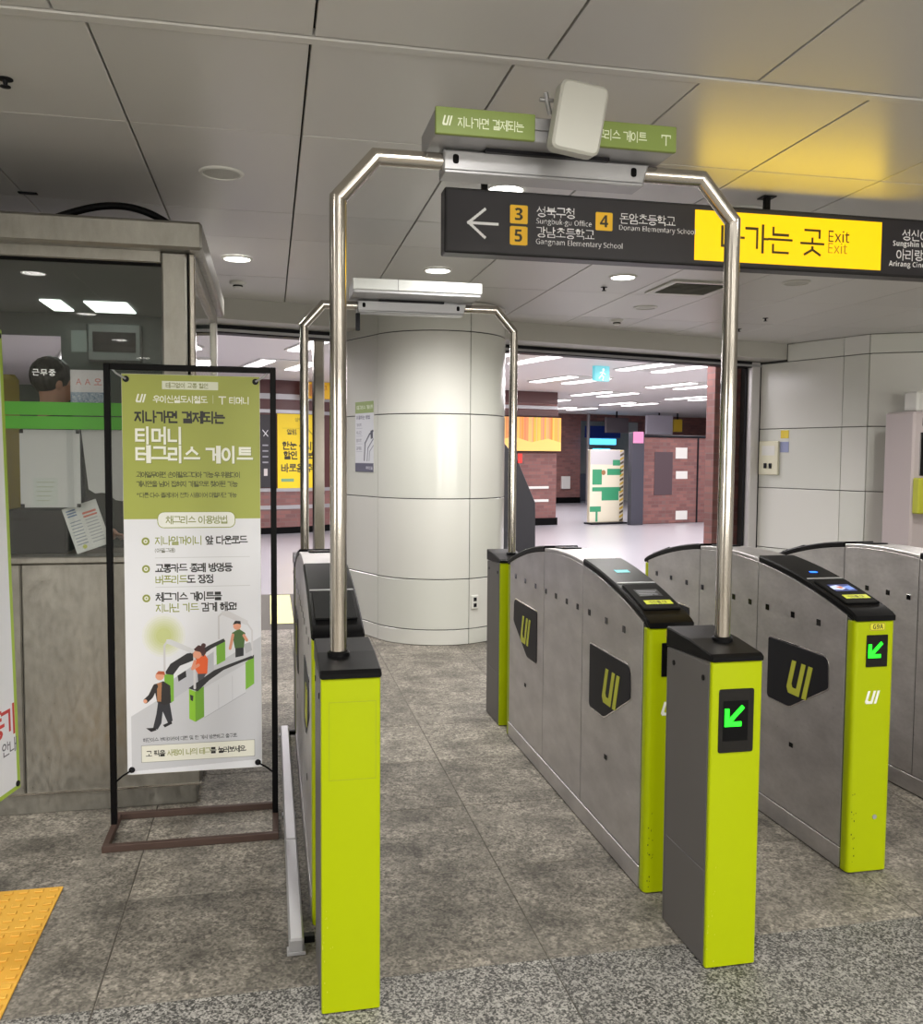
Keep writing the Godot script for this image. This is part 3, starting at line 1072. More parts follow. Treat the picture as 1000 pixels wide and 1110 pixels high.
	for q in [[17.4, 2.4, 1.1, .64, Color(.80, .79, .84), "white_notice_board", "white notice board high on the far wall"], [18.56, 2.5, .35, .42, Color(.85, .72, .2), "yellow_notice", "small yellow notice high on the far wall"], [15.75, 2.42, .9, .5, Color(.30, .28, .30), "grey_glazed_panel", "grey glazed panel high on the far wall"]]:
		b = thing(q[5], q[6], "notice")
		hall_box(b, "board", q[0], q[0] + q[2], q[1], q[1] + q[3], 16.9, 17.0, plain(q[4], .5), .01)
		hall_box(b, "rail", q[0] + q[2] * .5 - .02, q[0] + q[2] * .5 + .02, q[1] + q[3], 3.13, 16.93, 16.97, mats.charcoal)
	# exit light and a black slanted cabinet
	b = thing("exit_sign_box", "small pale teal lit sign hanging from the far hall ceiling", "sign", hp(7.2, 3.0, 5.0), HALL_TURN)
	part(b, "sign_light", bx(Vector3(-.15, -.12, -.04), Vector3(.15, .13, .04), .01), glow_mat("teal", Color(.42, .76, .80), .55))
	var ei := canvas(120, 100, Color8(120, 200, 208))
	disc(ei, Vector2(70, 24), 10, Color8(224, 244, 240))
	stroke(ei, pv([68, 36, 56, 62, 72, 74, 66, 94]), 9, Color8(224, 244, 240))
	stroke(ei, pv([56, 62, 36, 82]), 9, Color8(224, 244, 240))
	stroke(ei, pv([44, 46, 64, 40, 84, 54]), 7, Color8(224, 244, 240))
	put(b, "print_sign", face(.29, .24).commit(), printed(ei, .5, .5, ei), Vector3(0, .005, .0415))
	b = thing("slanted_black_cabinet", "tall black cabinet with a slanting side behind the far gantry", "cabinet")
	st = mb()
	prism(st, pv([5.0, 0, 6.27, 0, 6.26, .83, 5.89, 1.58, 5.62, 1.86, 5.0, 1.9]), "z", -.5, 0, .01, false, Transform3D(Basis(Vector3.UP, HALL_TURN), hp(0, 0, 5.5)))
	part(b, "shell", st, plain(Color(.10, .105, .115), .5))
	hall_box(b, "red_tag", 5.9, 5.98, 1.5, 1.66, 5.48, 5.5, plain(Color(.75, .18, .15), .5), .003)

func im_lines(im: Image, x: int, y: int, w: int, h: int, c: Color):
	im.fill_rect(Rect2i(x, y, w, h), c)

func po_dark() -> Image:
	var im := canvas(128, 512, Color8(40, 38, 42))
	stroke(im, pv([30, 110, 90, 150]), 8, Color8(220, 220, 220))
	stroke(im, pv([90, 110, 40, 150]), 6, Color8(220, 220, 220))
	for k in 4:
		im.fill_rect(Rect2i(24, 210 + k * 40, 70, 10), Color8(150, 150, 156))
	im.fill_rect(Rect2i(40, 380, 44, 50), Color8(196, 190, 186))
	return im

func round_poster(parent: Node, r: float, a0: float, a1: float, y0: float, y1: float, im: Image, called: String, label: String):
	# sheet bent round a column: angles measured from +x towards +z, read from right angle to left
	var st := mb()
	var n := 10
	for k in n:
		var t0 := lerpf(a1, a0, float(k) / n)
		var t1 := lerpf(a1, a0, float(k + 1) / n)
		var q := [[t0, y1, float(k) / n, 0.0], [t1, y1, float(k + 1) / n, 0.0], [t1, y0, float(k + 1) / n, 1.0], [t0, y0, float(k) / n, 1.0]]
		for i in [0, 1, 2, 0, 2, 3]:
			var d := Vector3(cos(q[i][0]), 0, sin(q[i][0]))
			st.set_normal(d)
			st.set_uv(Vector2(q[i][2], q[i][3]))
			st.add_vertex(d * r + Vector3.UP * q[i][1])
	var m := printed(im)
	m.cull_mode = BaseMaterial3D.CULL_DISABLED
	part(parent, called, st, m, label)

func glow_mat(key: String, c: Color, energy: float) -> StandardMaterial3D:
	if not mats.has("glow_" + key):
		mats["glow_" + key] = glow(c, energy)
	return mats["glow_" + key]

# ---------------------------------------------------------------- fare gates
const GZ := -4.0
const GW := 0.0875

func crest(z: float) -> float:
	# height of the gate's side panel at z measured from its middle
	var t := absf(z) / 0.97
	return 1.145 - 0.155 * t * t

func crest_poly(z0: float, z1: float, lo: float, hi: float, flat_bottom := false) -> PackedVector2Array:
	# band between crest + lo and crest + hi
	var p := PackedVector2Array()
	var n := 14
	for k in n + 1:
		var z := lerpf(z0, z1, float(k) / n)
		p.append(Vector2(z, crest(z) + hi))
	if flat_bottom:
		p.append(Vector2(z1, lo))
		p.append(Vector2(z0, lo))
	else:
		for k in n + 1:
			var z := lerpf(z1, z0, float(k) / n)
			p.append(Vector2(z, crest(z) + lo))
	return p

func emblem(st: SurfaceTool, xf: Transform3D, h: float, thick: float):
	for p in ui_polys():
		var q := PackedVector2Array()
		for v in p:
			q.append(v * h)
		prism(st, q, "z", 0, thick, 0.0, false, xf)

func on_crest(z: float, lift: float, x := 0.0) -> Transform3D:
	var s := (crest(z + .01) - crest(z - .01)) / .02
	var t := Vector3(0, s, 1).normalized()
	return Transform3D(Basis(Vector3.RIGHT, Vector3.RIGHT.cross(t).normalized() * -1.0, t), Vector3(x, crest(z) + lift, z))

func arrow_mesh(st: SurfaceTool, xf: Transform3D, s: float):
	# arrow that points down and to the left
	prism(st, pv([-.5, .35, -.5, -.5, .35, -.5, .35, -.28, -.13, -.28, .5, .36, .36, .5, -.28, -.13, -.28, .35]), "z", 0, .002, 0, false, xf.scaled_local(Vector3(s, s, 1)))

func build_gates():
	var label := [
		"steel fare gate standing against the low floor rail and lime gantry post",
		"steel fare gate on the right of the lane under the two gantries",
		"steel fare gate with plate G9A and lit green arrow on lime front",
		"steel fare gate beyond the one with plate G9A, next to the white enamel wall",
	]
	var xs := [0.2215, 1.4205, 2.2575, 3.0945]
	for i in 4:
		var g := thing("fare_gate", label[i], "fare gate", Vector3(xs[i], 0, GZ), 0, "row of fare gates")
		make_gate(g, i)

func make_gate(g: Node3D, which: int):
	var st := mb()
	prism(st, crest_poly(-.955, .955, .0, -.004, true), "x", -GW + .004, GW - .004)
	part(g, "core", st, mats.seam)
	# side panels, three to a side
	var cuts := [-.935, -.285, .285, .935]
	for sx in [-1.0, 1.0]:
		for k in 3:
			st = mb()
			prism(st, crest_poly(cuts[k] + .0032, cuts[k + 1] - .0032, .09, 0.0, true), "x", sx * (GW - .006), sx * GW, .0012)
			part(g, "side_panel", st, mats.steel)
		st = mb()
		box(st, Vector3(minf(sx * (GW - .006), sx * (GW + .0025)), .006, -.935), Vector3(maxf(sx * (GW - .006), sx * (GW + .0025)), .086, .935), .0015)
		part(g, "kick_plate", st, mats.steel)
		# sensor windows in a row
		for z in [-.81, -.62, -.43, -.25, -.09, .07, .22, .37, .57, .755]:
			st = mb()
			box(st, Vector3(minf(sx * GW, sx * (GW + .002)), .927, z - .014), Vector3(maxf(sx * GW, sx * (GW + .002)), .953, z + .014), .0018)
			part(g, "sensor_window", st, mats.lens)
		for z in [-.6, .585]:
			st = mb()
			box(st, Vector3(minf(sx * GW, sx * (GW + .002)), .372, z - .014), Vector3(maxf(sx * GW, sx * (GW + .002)), .392, z + .014), .0018)
			part(g, "lock_cover", st, mats.black)
		# dark emblem plates with a bright rim
		for e in [1.0, -1.0]:
			var poly := fillet(pv([e * .385, .818, e * .81, .818, e * .835, .795, e * .84, .685, e * .565, .537, e * .40, .537, e * .385, .552]), .018, 3)
			st = mb()
			prism(st, poly, "x", sx * GW, sx * (GW + .002), .0008)
			part(g, "plate_rim", st, mats.chrome)
			st = mb()
			prism(st, inset(poly, .006), "x", sx * GW, sx * (GW + .0045), .001)
			var pl := part(g, "emblem_plate", st, mats.charcoal, "charcoal plate with emblem")
			st = mb()
			var right := Vector3(0, 0, sx * -1.0)
			var zc: float = e * .615 - right.z * .075
			emblem(st, Transform3D(Basis(right, Vector3.UP, Vector3(sx, 0, 0)), Vector3(sx * (GW + .0045), .603, zc)), .145, .0015)
			part(pl, "emblem", st, mats.lime_dull, "yellow green U I emblem")
	# lime end covers with rounded corners
	for e in [1.0, -1.0]:
		var plan := fillet(pv([-GW, e * .93, -GW, e * .985, GW, e * .985, GW, e * .93]), .02, 5)
		st = mb()
		prism(st, plan, "y", 0.004, .985, .003, true)
		var cover := part(g, "end_cover", st, mats.lime, "lime green end cover")
		if e > 0:
			end_details(g, cover, which)
	# black caps at both ends, steel lid between
	for e in [1.0, -1.0]:
		st = mb()
		var cp := crest_poly(e * .285, e * .93, .001, .03)
		# nose that runs out over the end cover
		var nose := PackedVector2Array()
		for k in 15:
			nose.append(cp[k])
		nose.append(Vector2(e * .97, 1.018))
		nose.append(Vector2(e * .99, 1.006))
		nose.append(Vector2(e * .99, .986))
		for k in range(15, 30):
			nose.append(cp[k])
		prism(st, nose, "x", -GW - .002, GW + .002, .006, true)
		var cap := part(g, "cap", st, mats.black, "black reader cap")
		console(g, cap, e, which)
	st = mb()
	prism(st, crest_poly(-.283, .283, .0005, .018), "x", -GW, GW, .003, true)
	part(g, "lid", st, mats.steel)
	st = mb()
	box(st, Vector3(-.05, 0, -.06), Vector3(.05, .006, .06), .002, on_crest(-.18, .0185))
	part(g, "lid_plate", st, mats.black)

func end_details(g: Node3D, cover: Node3D, which: int):
	var zf := .985
	if which == 0:
		var st := mb()
		box(st, Vector3(-.02, .80, zf), Vector3(.06, .93, zf + .003), .001)
		part(cover, "display", st, mats.lens)
		return
	var st := mb()
	box(st, Vector3(-.036, .808, zf), Vector3(.056, .932, zf + .004), .0018)
	part(cover, "display", st, mats.lens, "black display window")
	if which == 2:
		st = mb()
		arrow_mesh(st, Transform3D(Basis.IDENTITY, Vector3(.002, .875, zf + .0042)), .062)
		part(cover, "arrow_light", st, glow_mat("green", Color(.10, 1.0, .12), 1.6), "lit green arrow pointing down left")
	st = mb()
	emblem(st, Transform3D(Basis.IDENTITY, Vector3(-.036, .665, zf)), .05, .0012)
	part(cover, "emblem", st, mats.white_plastic, "white U I emblem")
	var im := canvas(128, 56, Color8(178, 176, 22))
	rrect(im, Rect2(2, 2, 124, 52), 12, Color8(120, 110, 20))
	rrect(im, Rect2(6, 6, 116, 44), 10, Color8(196, 192, 40))
	latin(im, ["", "1E", "G9A", "G7A"][which], Vector2(24, 28), 46, Color8(40, 36, 20), true)
	put(cover, "number_plate", face(.066, .03).commit(), printed(im), Vector3(.010, .963, zf + .0015))
	st = mb()
	tube(st, [Vector3(.025, .22, zf - .002), Vector3(.025, .22, zf + .003)], .009, 14)
	part(cover, "lock", st, mats.alu)
	# scuffs: chipped dark specks on the lower corner
	var r := RandomNumberGenerator.new()
	r.seed = 40 + which
	st = mb()
	for k in 16:
		var x := -GW + .012 + r.randf() * .02
		var y := r.randf_range(.02, .32)
		var w := r.randf_range(.0012, .003)
		var h := r.randf_range(.002, .008)
		box(st, Vector3(x, y, zf - .0015), Vector3(x + w, y + h, zf + .0006))
	part(cover, "scuff_marks", st, mats.charcoal, "dark scuff specks")

func console(g: Node3D, cap: Node3D, e: float, which: int):
	var st := mb()
	box(st, Vector3(-.074, 0, -.115), Vector3(.074, .008, .115), .004, on_crest(e * .80, .028))
	part(cap, "console", st, mats.black_matt)
	st = mb()
	box(st, Vector3(-.08, 0, -.006), Vector3(.08, .003, .006), .001, on_crest(e * .655, .03))
	part(cap, "seam_strip", st, mats.alu)
	var flip := Basis.IDENTITY if e > 0 else Basis(Vector3.UP, PI)
	var lay := func(w: float, l: float, z: float, im: Image, called: String, glow_e: float, x: float, label: String):
		var f := face(w, l)
		var o := put(cap, called, f.commit(), printed(im, .3, glow_e, im) if glow_e > 0.0 else printed(im, .35), Vector3.ZERO, label)
		var t := on_crest(e * z, .0372, x)
		o.transform = Transform3D(t.basis * flip * Basis(Vector3.RIGHT, -PI / 2), t.origin)
	if which == 0:
		return
	var im := canvas(160, 110, Color8(24, 26, 30))
	if which == 2:
		im.fill_rect(Rect2i(0, 0, 160, 110), Color8(60, 70, 130))
		fill_poly(im, pv([0, 30, 60, 10, 110, 60, 60, 90, 0, 80]), Color8(200, 210, 240))
		fill_poly(im, pv([40, 40, 80, 30, 90, 60, 60, 70]), Color8(196, 120, 90))
		fill_poly(im, pv([90, 40, 150, 20, 160, 80, 110, 90]), Color8(120, 150, 220))
	else:
		for k in 4:
			stroke(im, pv([14, 24 + k * 22, 146 - k * 18, 24 + k * 22]), 9, Color8(150, 152, 158))
		disc(im, Vector2(124, 78), 16, Color8(110, 112, 120))
	lay.call(.096, .068, .775, im, "screen", .35 if which == 2 else .12, 0.0, "small reader screen")
	var y := canvas(200, 90, Color8(206, 214, 60))
	korean(y, "카드를 대", Vector2(28, 30), 32, Color8(70, 70, 20), .14)
	korean(y, "세요 여기", Vector2(28, 66), 28, Color8(90, 90, 30), .12)
	lay.call(.108, .05, .866, y, "yellow_sticker", 0.0, .005, "lime yellow sticker with print")
	if e > 0 and which == 2:
		st = mb()
		box(st, Vector3(-.016, 0, -.008), Vector3(.016, .0012, .008), .0004, on_crest(.575, .0305, .0))
		part(cap, "blue_pilot_light", st, glow_mat("blue", Color(.12, .42, 1.0), 2.2), "small blue pilot light")
	elif e > 0:
		st = mb()
		box(st, Vector3(-.03, 0, -.018), Vector3(.03, .0012, .018), .0004, on_crest(.51, .0305, .0))
		part(cap, "pad_light", st, glow_mat("padteal", Color(.55, .85, .88), .35), "pale teal card pad")

# ---------------------------------------------------------------- gantries
func build_gantries():
	var near := thing("overhead_gantry", "polished pipe gantry with lime posts, green sign strips and white antenna box", "gantry", Vector3(0, 0, -2.52))
	gantry(near, true)
	var far := thing("overhead_gantry", "polished pipe gantry with a plain silver top box before the round column", "gantry", Vector3(0, 0, -5.13))
	gantry(far, false)

func gantry(g: Node3D, near: bool):
	# local z = 0 is the face of the posts that looks to the camera
	var xs := [[.137, .305], [1.326, 1.496]]
	var dep := .325
	for i in 2:
		var x0: float = xs[i][0]
		var x1: float = xs[i][1]
		var st := mb()
		# body with a top that falls slightly to the back
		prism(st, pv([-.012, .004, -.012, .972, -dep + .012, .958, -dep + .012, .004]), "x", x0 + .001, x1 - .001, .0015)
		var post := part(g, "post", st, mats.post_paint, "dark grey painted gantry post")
		for sx in [0, 1]:
			var xx: float = x0 if sx == 0 else x1 - .003
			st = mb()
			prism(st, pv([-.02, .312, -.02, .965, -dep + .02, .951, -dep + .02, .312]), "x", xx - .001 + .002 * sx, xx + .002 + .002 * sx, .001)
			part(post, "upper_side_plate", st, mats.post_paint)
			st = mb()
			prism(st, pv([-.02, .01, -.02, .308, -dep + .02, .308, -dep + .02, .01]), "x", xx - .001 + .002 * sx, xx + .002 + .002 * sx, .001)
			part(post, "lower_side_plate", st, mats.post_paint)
			for z in [-.055, -.265]:
				st = mb()
				var xo: float = x0 - .0025 if sx == 0 else x1 + .0025
				tube(st, [Vector3(xo - .001, .915, z), Vector3(xo + .001, .915, z)], .009, 14)
				part(post, "bolt_cap", st, mats.black)
		for e in [0, 1]:
			var z0 := -.02 if e == 0 else -dep
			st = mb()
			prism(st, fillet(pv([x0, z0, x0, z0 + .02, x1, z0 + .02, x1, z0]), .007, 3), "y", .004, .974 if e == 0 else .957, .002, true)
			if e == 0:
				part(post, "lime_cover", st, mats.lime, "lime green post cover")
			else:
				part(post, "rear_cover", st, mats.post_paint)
		st = mb()
		prism(st, pv([.004, .976, .004, .990, -.01, .998, -dep * .5, 1.017, -dep - .002, 1.026, -dep - .002, .960]), "x", x0 - .003, x1 + .003, .004)
		part(post, "cap", st, mats.black, "black sloping post cap")
		var px: float = .197 if i == 0 else 1.432
		st = mb()
		lathe(st, [Vector2(.028, 1.0), Vector2(.033, 1.006), Vector2(.033, 1.022), Vector2(.0265, 1.026)], 24, Vector3(px, 0, -.14))
		part(post, "pipe_collar", st, mats.black)
		if near and i == 1:
			st = mb()
			prism(st, fillet(pv([x0 + .024, .69, x1 - .028, .69, x1 - .028, .89, x0 + .024, .89]), .008, 3), "z", -.001, .003, .001)
			part(post, "display", st, mats.lens, "black arrow display")
			st = mb()
			prism(st, pv([x0 + .038, .727, x1 - .048, .727, x1 - .048, .853, x0 + .038, .853]), "z", .003, .0034)
			part(post, "display_matrix", st, mats.black_matt)
			st = mb()
			arrow_mesh(st, Transform3D(Basis.IDENTITY, Vector3(x0 + .076, .806, .0036)), .066)
			part(post, "arrow_light", st, glow_mat("green", Color(.10, 1.0, .12), 1.6), "lit green arrow pointing down left")
			var al := AreaLight3D.new()
			al.area_size = Vector2(.06, .06)
			al.light_color = Color(.2, 1.0, .2)
			al.light_energy = .02
			al.area_normalize_energy = true
			al.shadow_enabled = true
			post.add_child(al)
			al.position = Vector3(x0 + .076, .806, .012)
			al.rotation_degrees.y = 180
		elif near:
			st = mb()
			# shallow door outline on the lime cover
			for q in [[x0 + .022, x1 - .013, .9075, .909], [x0 + .022, x1 - .013, .684, .6855], [x0 + .022, x0 + .0232, .685, .909], [x1 - .0142, x1 - .013, .685, .909]]:
				box(st, Vector3(q[0], q[2], -.001), Vector3(q[1], q[3], .0004))
			part(post, "door_groove", st, plain(Color(.50, .55, .02), .5), "door outline on the lime cover")
		if near:
			var r := RandomNumberGenerator.new()
			r.seed = 60 + i
			st = mb()
			for k in 14:
				var x := x0 + .002 + r.randf() * r.randf() * .05
				var y := r.randf_range(.01, .34)
				box(st, Vector3(x, y, -.001), Vector3(x + r.randf_range(.001, .003), y + r.randf_range(.002, .006), .0006))
			part(post, "scuff_marks", st, mats.lime_dull, "dull scuff specks")
	# pipe
	var z := -.14
	var st := mb()
	tube(st, [Vector3(.197, 1.0, z), Vector3(.197, 2.338, z), Vector3(.306, 2.462, z), Vector3(.53, 2.462, z)], .0245, 28)
	part(g, "pipe", st, mats.polished)
	st = mb()
	tube(st, [Vector3(1.432, 1.0, z), Vector3(1.432, 2.345, z), Vector3(1.323, 2.469, z), Vector3(1.09, 2.469, z)], .0245, 28)
	part(g, "pipe", st, mats.polished)
	# clamp bracket between the pipe ends
	st = mb()
	prism(st, pv([.498, 2.43, 1.117, 2.43, 1.135, 2.49, .50, 2.49]), "z", z - .045, z + .03, .005)
	var br := part(g, "bracket", st, mats.alu)
	st = mb()
	box(st, Vector3(.50, 2.421, z - .05), Vector3(1.115, 2.432, z + .036), .003)
	part(br, "lip", st, mats.alu)
	for x in [.535, 1.085]:
		st = mb()
		prism(st, fillet(pv([x - .009, 2.45, x + .009, 2.45, x + .009, 2.477, x - .009, 2.477]), .008, 4), "z", z + .028, z + .0312)
		part(br, "keyhole", st, mats.black_matt)
	# sign box
	var front := .0 if near else .12
	var back := -.24 if near else -.16
	st = mb()
	box(st, Vector3(.455, 2.495, back), Vector3(1.172, 2.565, front - .015), .003)
	var bxm := part(g, "sign_box", st, mats.alu)
	st = mb()
	box(st, Vector3(.62, 2.485, -.19), Vector3(1.0, 2.496, -.09), .002)
	part(bxm, "mounting_plate", st, mats.charcoal)
	if near:
		st = mb()
		box(st, Vector3(.455, 2.528, front - .016), Vector3(1.172, 2.535, front - .008), .001)
		part(bxm, "ridge", st, mats.alu)
		var lab := func(x0: float, x1: float, im: Image):
			var s2 := mb()
			box(s2, Vector3(x0, 2.494, front - .015), Vector3(x1, 2.568, front - .002), .002)
			var hold := part(bxm, "label_holder", s2, plain(Color(.50, .56, .28), .5))
			hold.set_meta("label", "green sign strip")
			put(bxm, "sign_strip", face(x1 - x0 - .004, .070).commit(), printed(im, .45), Vector3((x0 + x1) / 2, 2.531, front - .0012), "green strip with white Korean lettering")
		var a := canvas(760, 160, Color8(128, 148, 72))
		ui_mark(a, Vector2(42, 112), 62, Color8(232, 238, 214))
		korean(a, "지나가면 결제되는", Vector2(162, 84), 66, Color8(226, 234, 204), .1, .92)
		lab.call(.455, .742, a)
		var b := canvas(760, 160, Color8(128, 148, 72))
		korean(b, "태그리스 게이트", Vector2(36, 84), 70, Color8(226, 234, 204), .1, .92)
		stroke(b, pv([640, 60, 712, 60]), 9, Color8(226, 234, 204))
		stroke(b, pv([676, 60, 676, 122]), 9, Color8(226, 234, 204))
		stroke(b, pv([640, 60, 640, 74]), 7, Color8(226, 234, 204))
		stroke(b, pv([712, 60, 712, 74]), 7, Color8(226, 234, 204))
		lab.call(.885, 1.172, b)
		# antenna box on a swivel
		var tilt := Transform3D(Basis(Vector3.BACK, -.13) * Basis(Vector3.RIGHT, .12), Vector3(.842, 2.535, .07))
		st = mb()
		prism(st, fillet(pv([-.069, -.092, .069, -.092, .069, .092, -.069, .092]), .024, 6), "z", -.032, .032, .007, true, tilt)
		var an := part(g, "antenna_box", st, mats.grey_plastic, "white rounded antenna box")
		st = mb()
		tube(st, [Vector3(.842, 2.53, .04), Vector3(.842, 2.53, -.03)], .014, 14)
		part(an, "swivel", st, mats.alu)
		st = mb()
		tube(st, [Vector3(.785, 2.57, .0), Vector3(.772, 2.60, .01), Vector3(.768, 2.625, .01)], .007, 10)
		tube(st, [Vector3(.75, 2.605, .01), Vector3(.79, 2.605, .01)], .006, 10)
		part(an, "wing_bolt", st, mats.alu)
	else:
		st = mb()
		box(st, Vector3(.452, 2.512, front - .02), Vector3(1.176, 2.572, front - .004), .002)
		part(bxm, "face_plate", st, plain(Color(.80, .81, .80), .3, .3))
		st = mb()
		for k in 2:
			box(st, Vector3(.70 + k * .25, 2.511, front - .005), Vector3(.702 + k * .25, 2.573, front - .003))
		part(bxm, "plate_joint", st, mats.charcoal)
		# hanging cable clip and tag under the bracket
		st = mb()
		box(st, Vector3(.49, 2.32, z - .01), Vector3(.515, 2.42, z + .01), .003)
		part(br, "cable_clip", st, mats.charcoal)

# ---------------------------------------------------------------- hanging direction sign
func build_overhead_sign():
	var x0 := .80
	var x1 := 4.6
	var y0 := 2.545
	var y1 := 2.815
	var z := -4.12
	var s := thing("direction_sign", "long black hanging direction sign with glowing yellow exit panel", "sign", Vector3(0, 0, z))
	part(s, "housing", bx(Vector3(x0 - .012, y0 - .012, -.10), Vector3(x1, y1 + .012, -.002), .006), plain(Color(.16, .16, .17), .4, .3))
	for x in [.985, 2.43, 3.9]:
		var st := mb()
		box(st, Vector3(x - .014, y1 + .01, -.07), Vector3(x + .014, CEIL, -.042), .002)
		box(st, Vector3(x - .035, CEIL - .006, -.09), Vector3(x + .035, CEIL, -.02), .002)
		part(s, "hanger", st, mats.black)
	var W := 2048
	var H := 146
	var sc := W / (x1 - x0)
	var P := func(x: float, y: float) -> Vector2:
		return Vector2((x - x0) * sc, (y1 - y) * sc)
	var im := canvas(W, H, Color8(44, 42, 48))
	var gl := canvas(W, H, Color8(3, 3, 3))
	var ya := Color8(250, 206, 4)
	var pa: Vector2 = P.call(2.02, 2.80)
	var pb: Vector2 = P.call(3.045, 2.558)
	for q in [im, gl]:
		q.fill_rect(Rect2i(int(pa.x), int(pa.y), int(pb.x - pa.x), int(pb.y - pa.y)), ya)
	var white := Color8(236, 236, 236)
	var dim := Color8(120, 120, 120)
	var both := func(f: Callable):
		f.call(im, white)
		f.call(gl, dim)
	both.call(func(q: Image, c: Color):
		stroke(q, PackedVector2Array([P.call(.90, 2.672), P.call(1.035, 2.672)]), 7, c)
		stroke(q, PackedVector2Array([P.call(.975, 2.735), P.call(.90, 2.672), P.call(.975, 2.609)]), 7, c)
		korean(q, "성북구청", P.call(1.222, 2.742), 27, c, .09)
		latin(q, "Sungbuk-gu Office", P.call(1.222, 2.698), 18, c)
		korean(q, "강남초등학교", P.call(1.222, 2.648), 27, c, .09)
		latin(q, "Gangnam Elementary School", P.call(1.222, 2.604), 18, c)
		korean(q, "돈암초등학교", P.call(1.632, 2.736), 27, c, .09)
		latin(q, "Donam Elementary School", P.call(1.632, 2.692), 18, c)
		korean(q, "성신여대입구", P.call(3.16, 2.745), 30, c, .1)
		latin(q, "Sungshin Women's Univ.", P.call(3.11, 2.70), 19, c, true)
		korean(q, "아리랑시네센터", P.call(3.13, 2.645), 30, c, .1)
		latin(q, "Arirang Cine Center", P.call(3.09, 2.597), 19, c, true))
	var num := Color8(226, 182, 50)
	var numg := Color8(150, 110, 20)
	for q in [["3", 1.095, 2.765], ["5", 1.095, 2.668], ["4", 1.512, 2.758]]:
		var p: Vector2 = P.call(q[1], q[2])
		var d := .086 * sc
		rrect(im, Rect2(p, Vector2(d, d)), 5, num)
		rrect(gl, Rect2(p, Vector2(d, d)), 5, numg)
		for t in [im, gl]:
			latin(t, q[0], p + Vector2(d * .27, d * .5), d * .9, Color8(34, 30, 24), true)
	for t in [im, gl]:
		korean(t, "나가는 곳", P.call(2.155, 2.68), 74, Color8(52, 42, 8), .085, .93)
		latin(t, "Exit", P.call(2.742, 2.713), 42, Color8(60, 50, 10))
		latin(t, "Exit", P.call(2.742, 2.655), 38, Color8(150, 124, 14))
	var fm := put(s, "sign_face_light", face(x1 - x0, y1 - y0).commit(), printed(im, .35, .62, gl), Vector3((x0 + x1) / 2, (y0 + y1) / 2, .0), "black face with white and yellow lettering")
	fm.cast_shadow = GeometryInstance3D.SHADOW_CASTING_SETTING_ON
	var al := AreaLight3D.new()
	al.area_size = Vector2(1.0, .22)
	al.light_color = Color(1.0, .84, .08)
	al.light_energy = .22
	al.area_normalize_energy = true
	al.area_range = 12.0
	al.shadow_enabled = true
	s.add_child(al)
	al.position = Vector3(2.53, 2.68, .02)
	al.rotation_degrees.y = 180

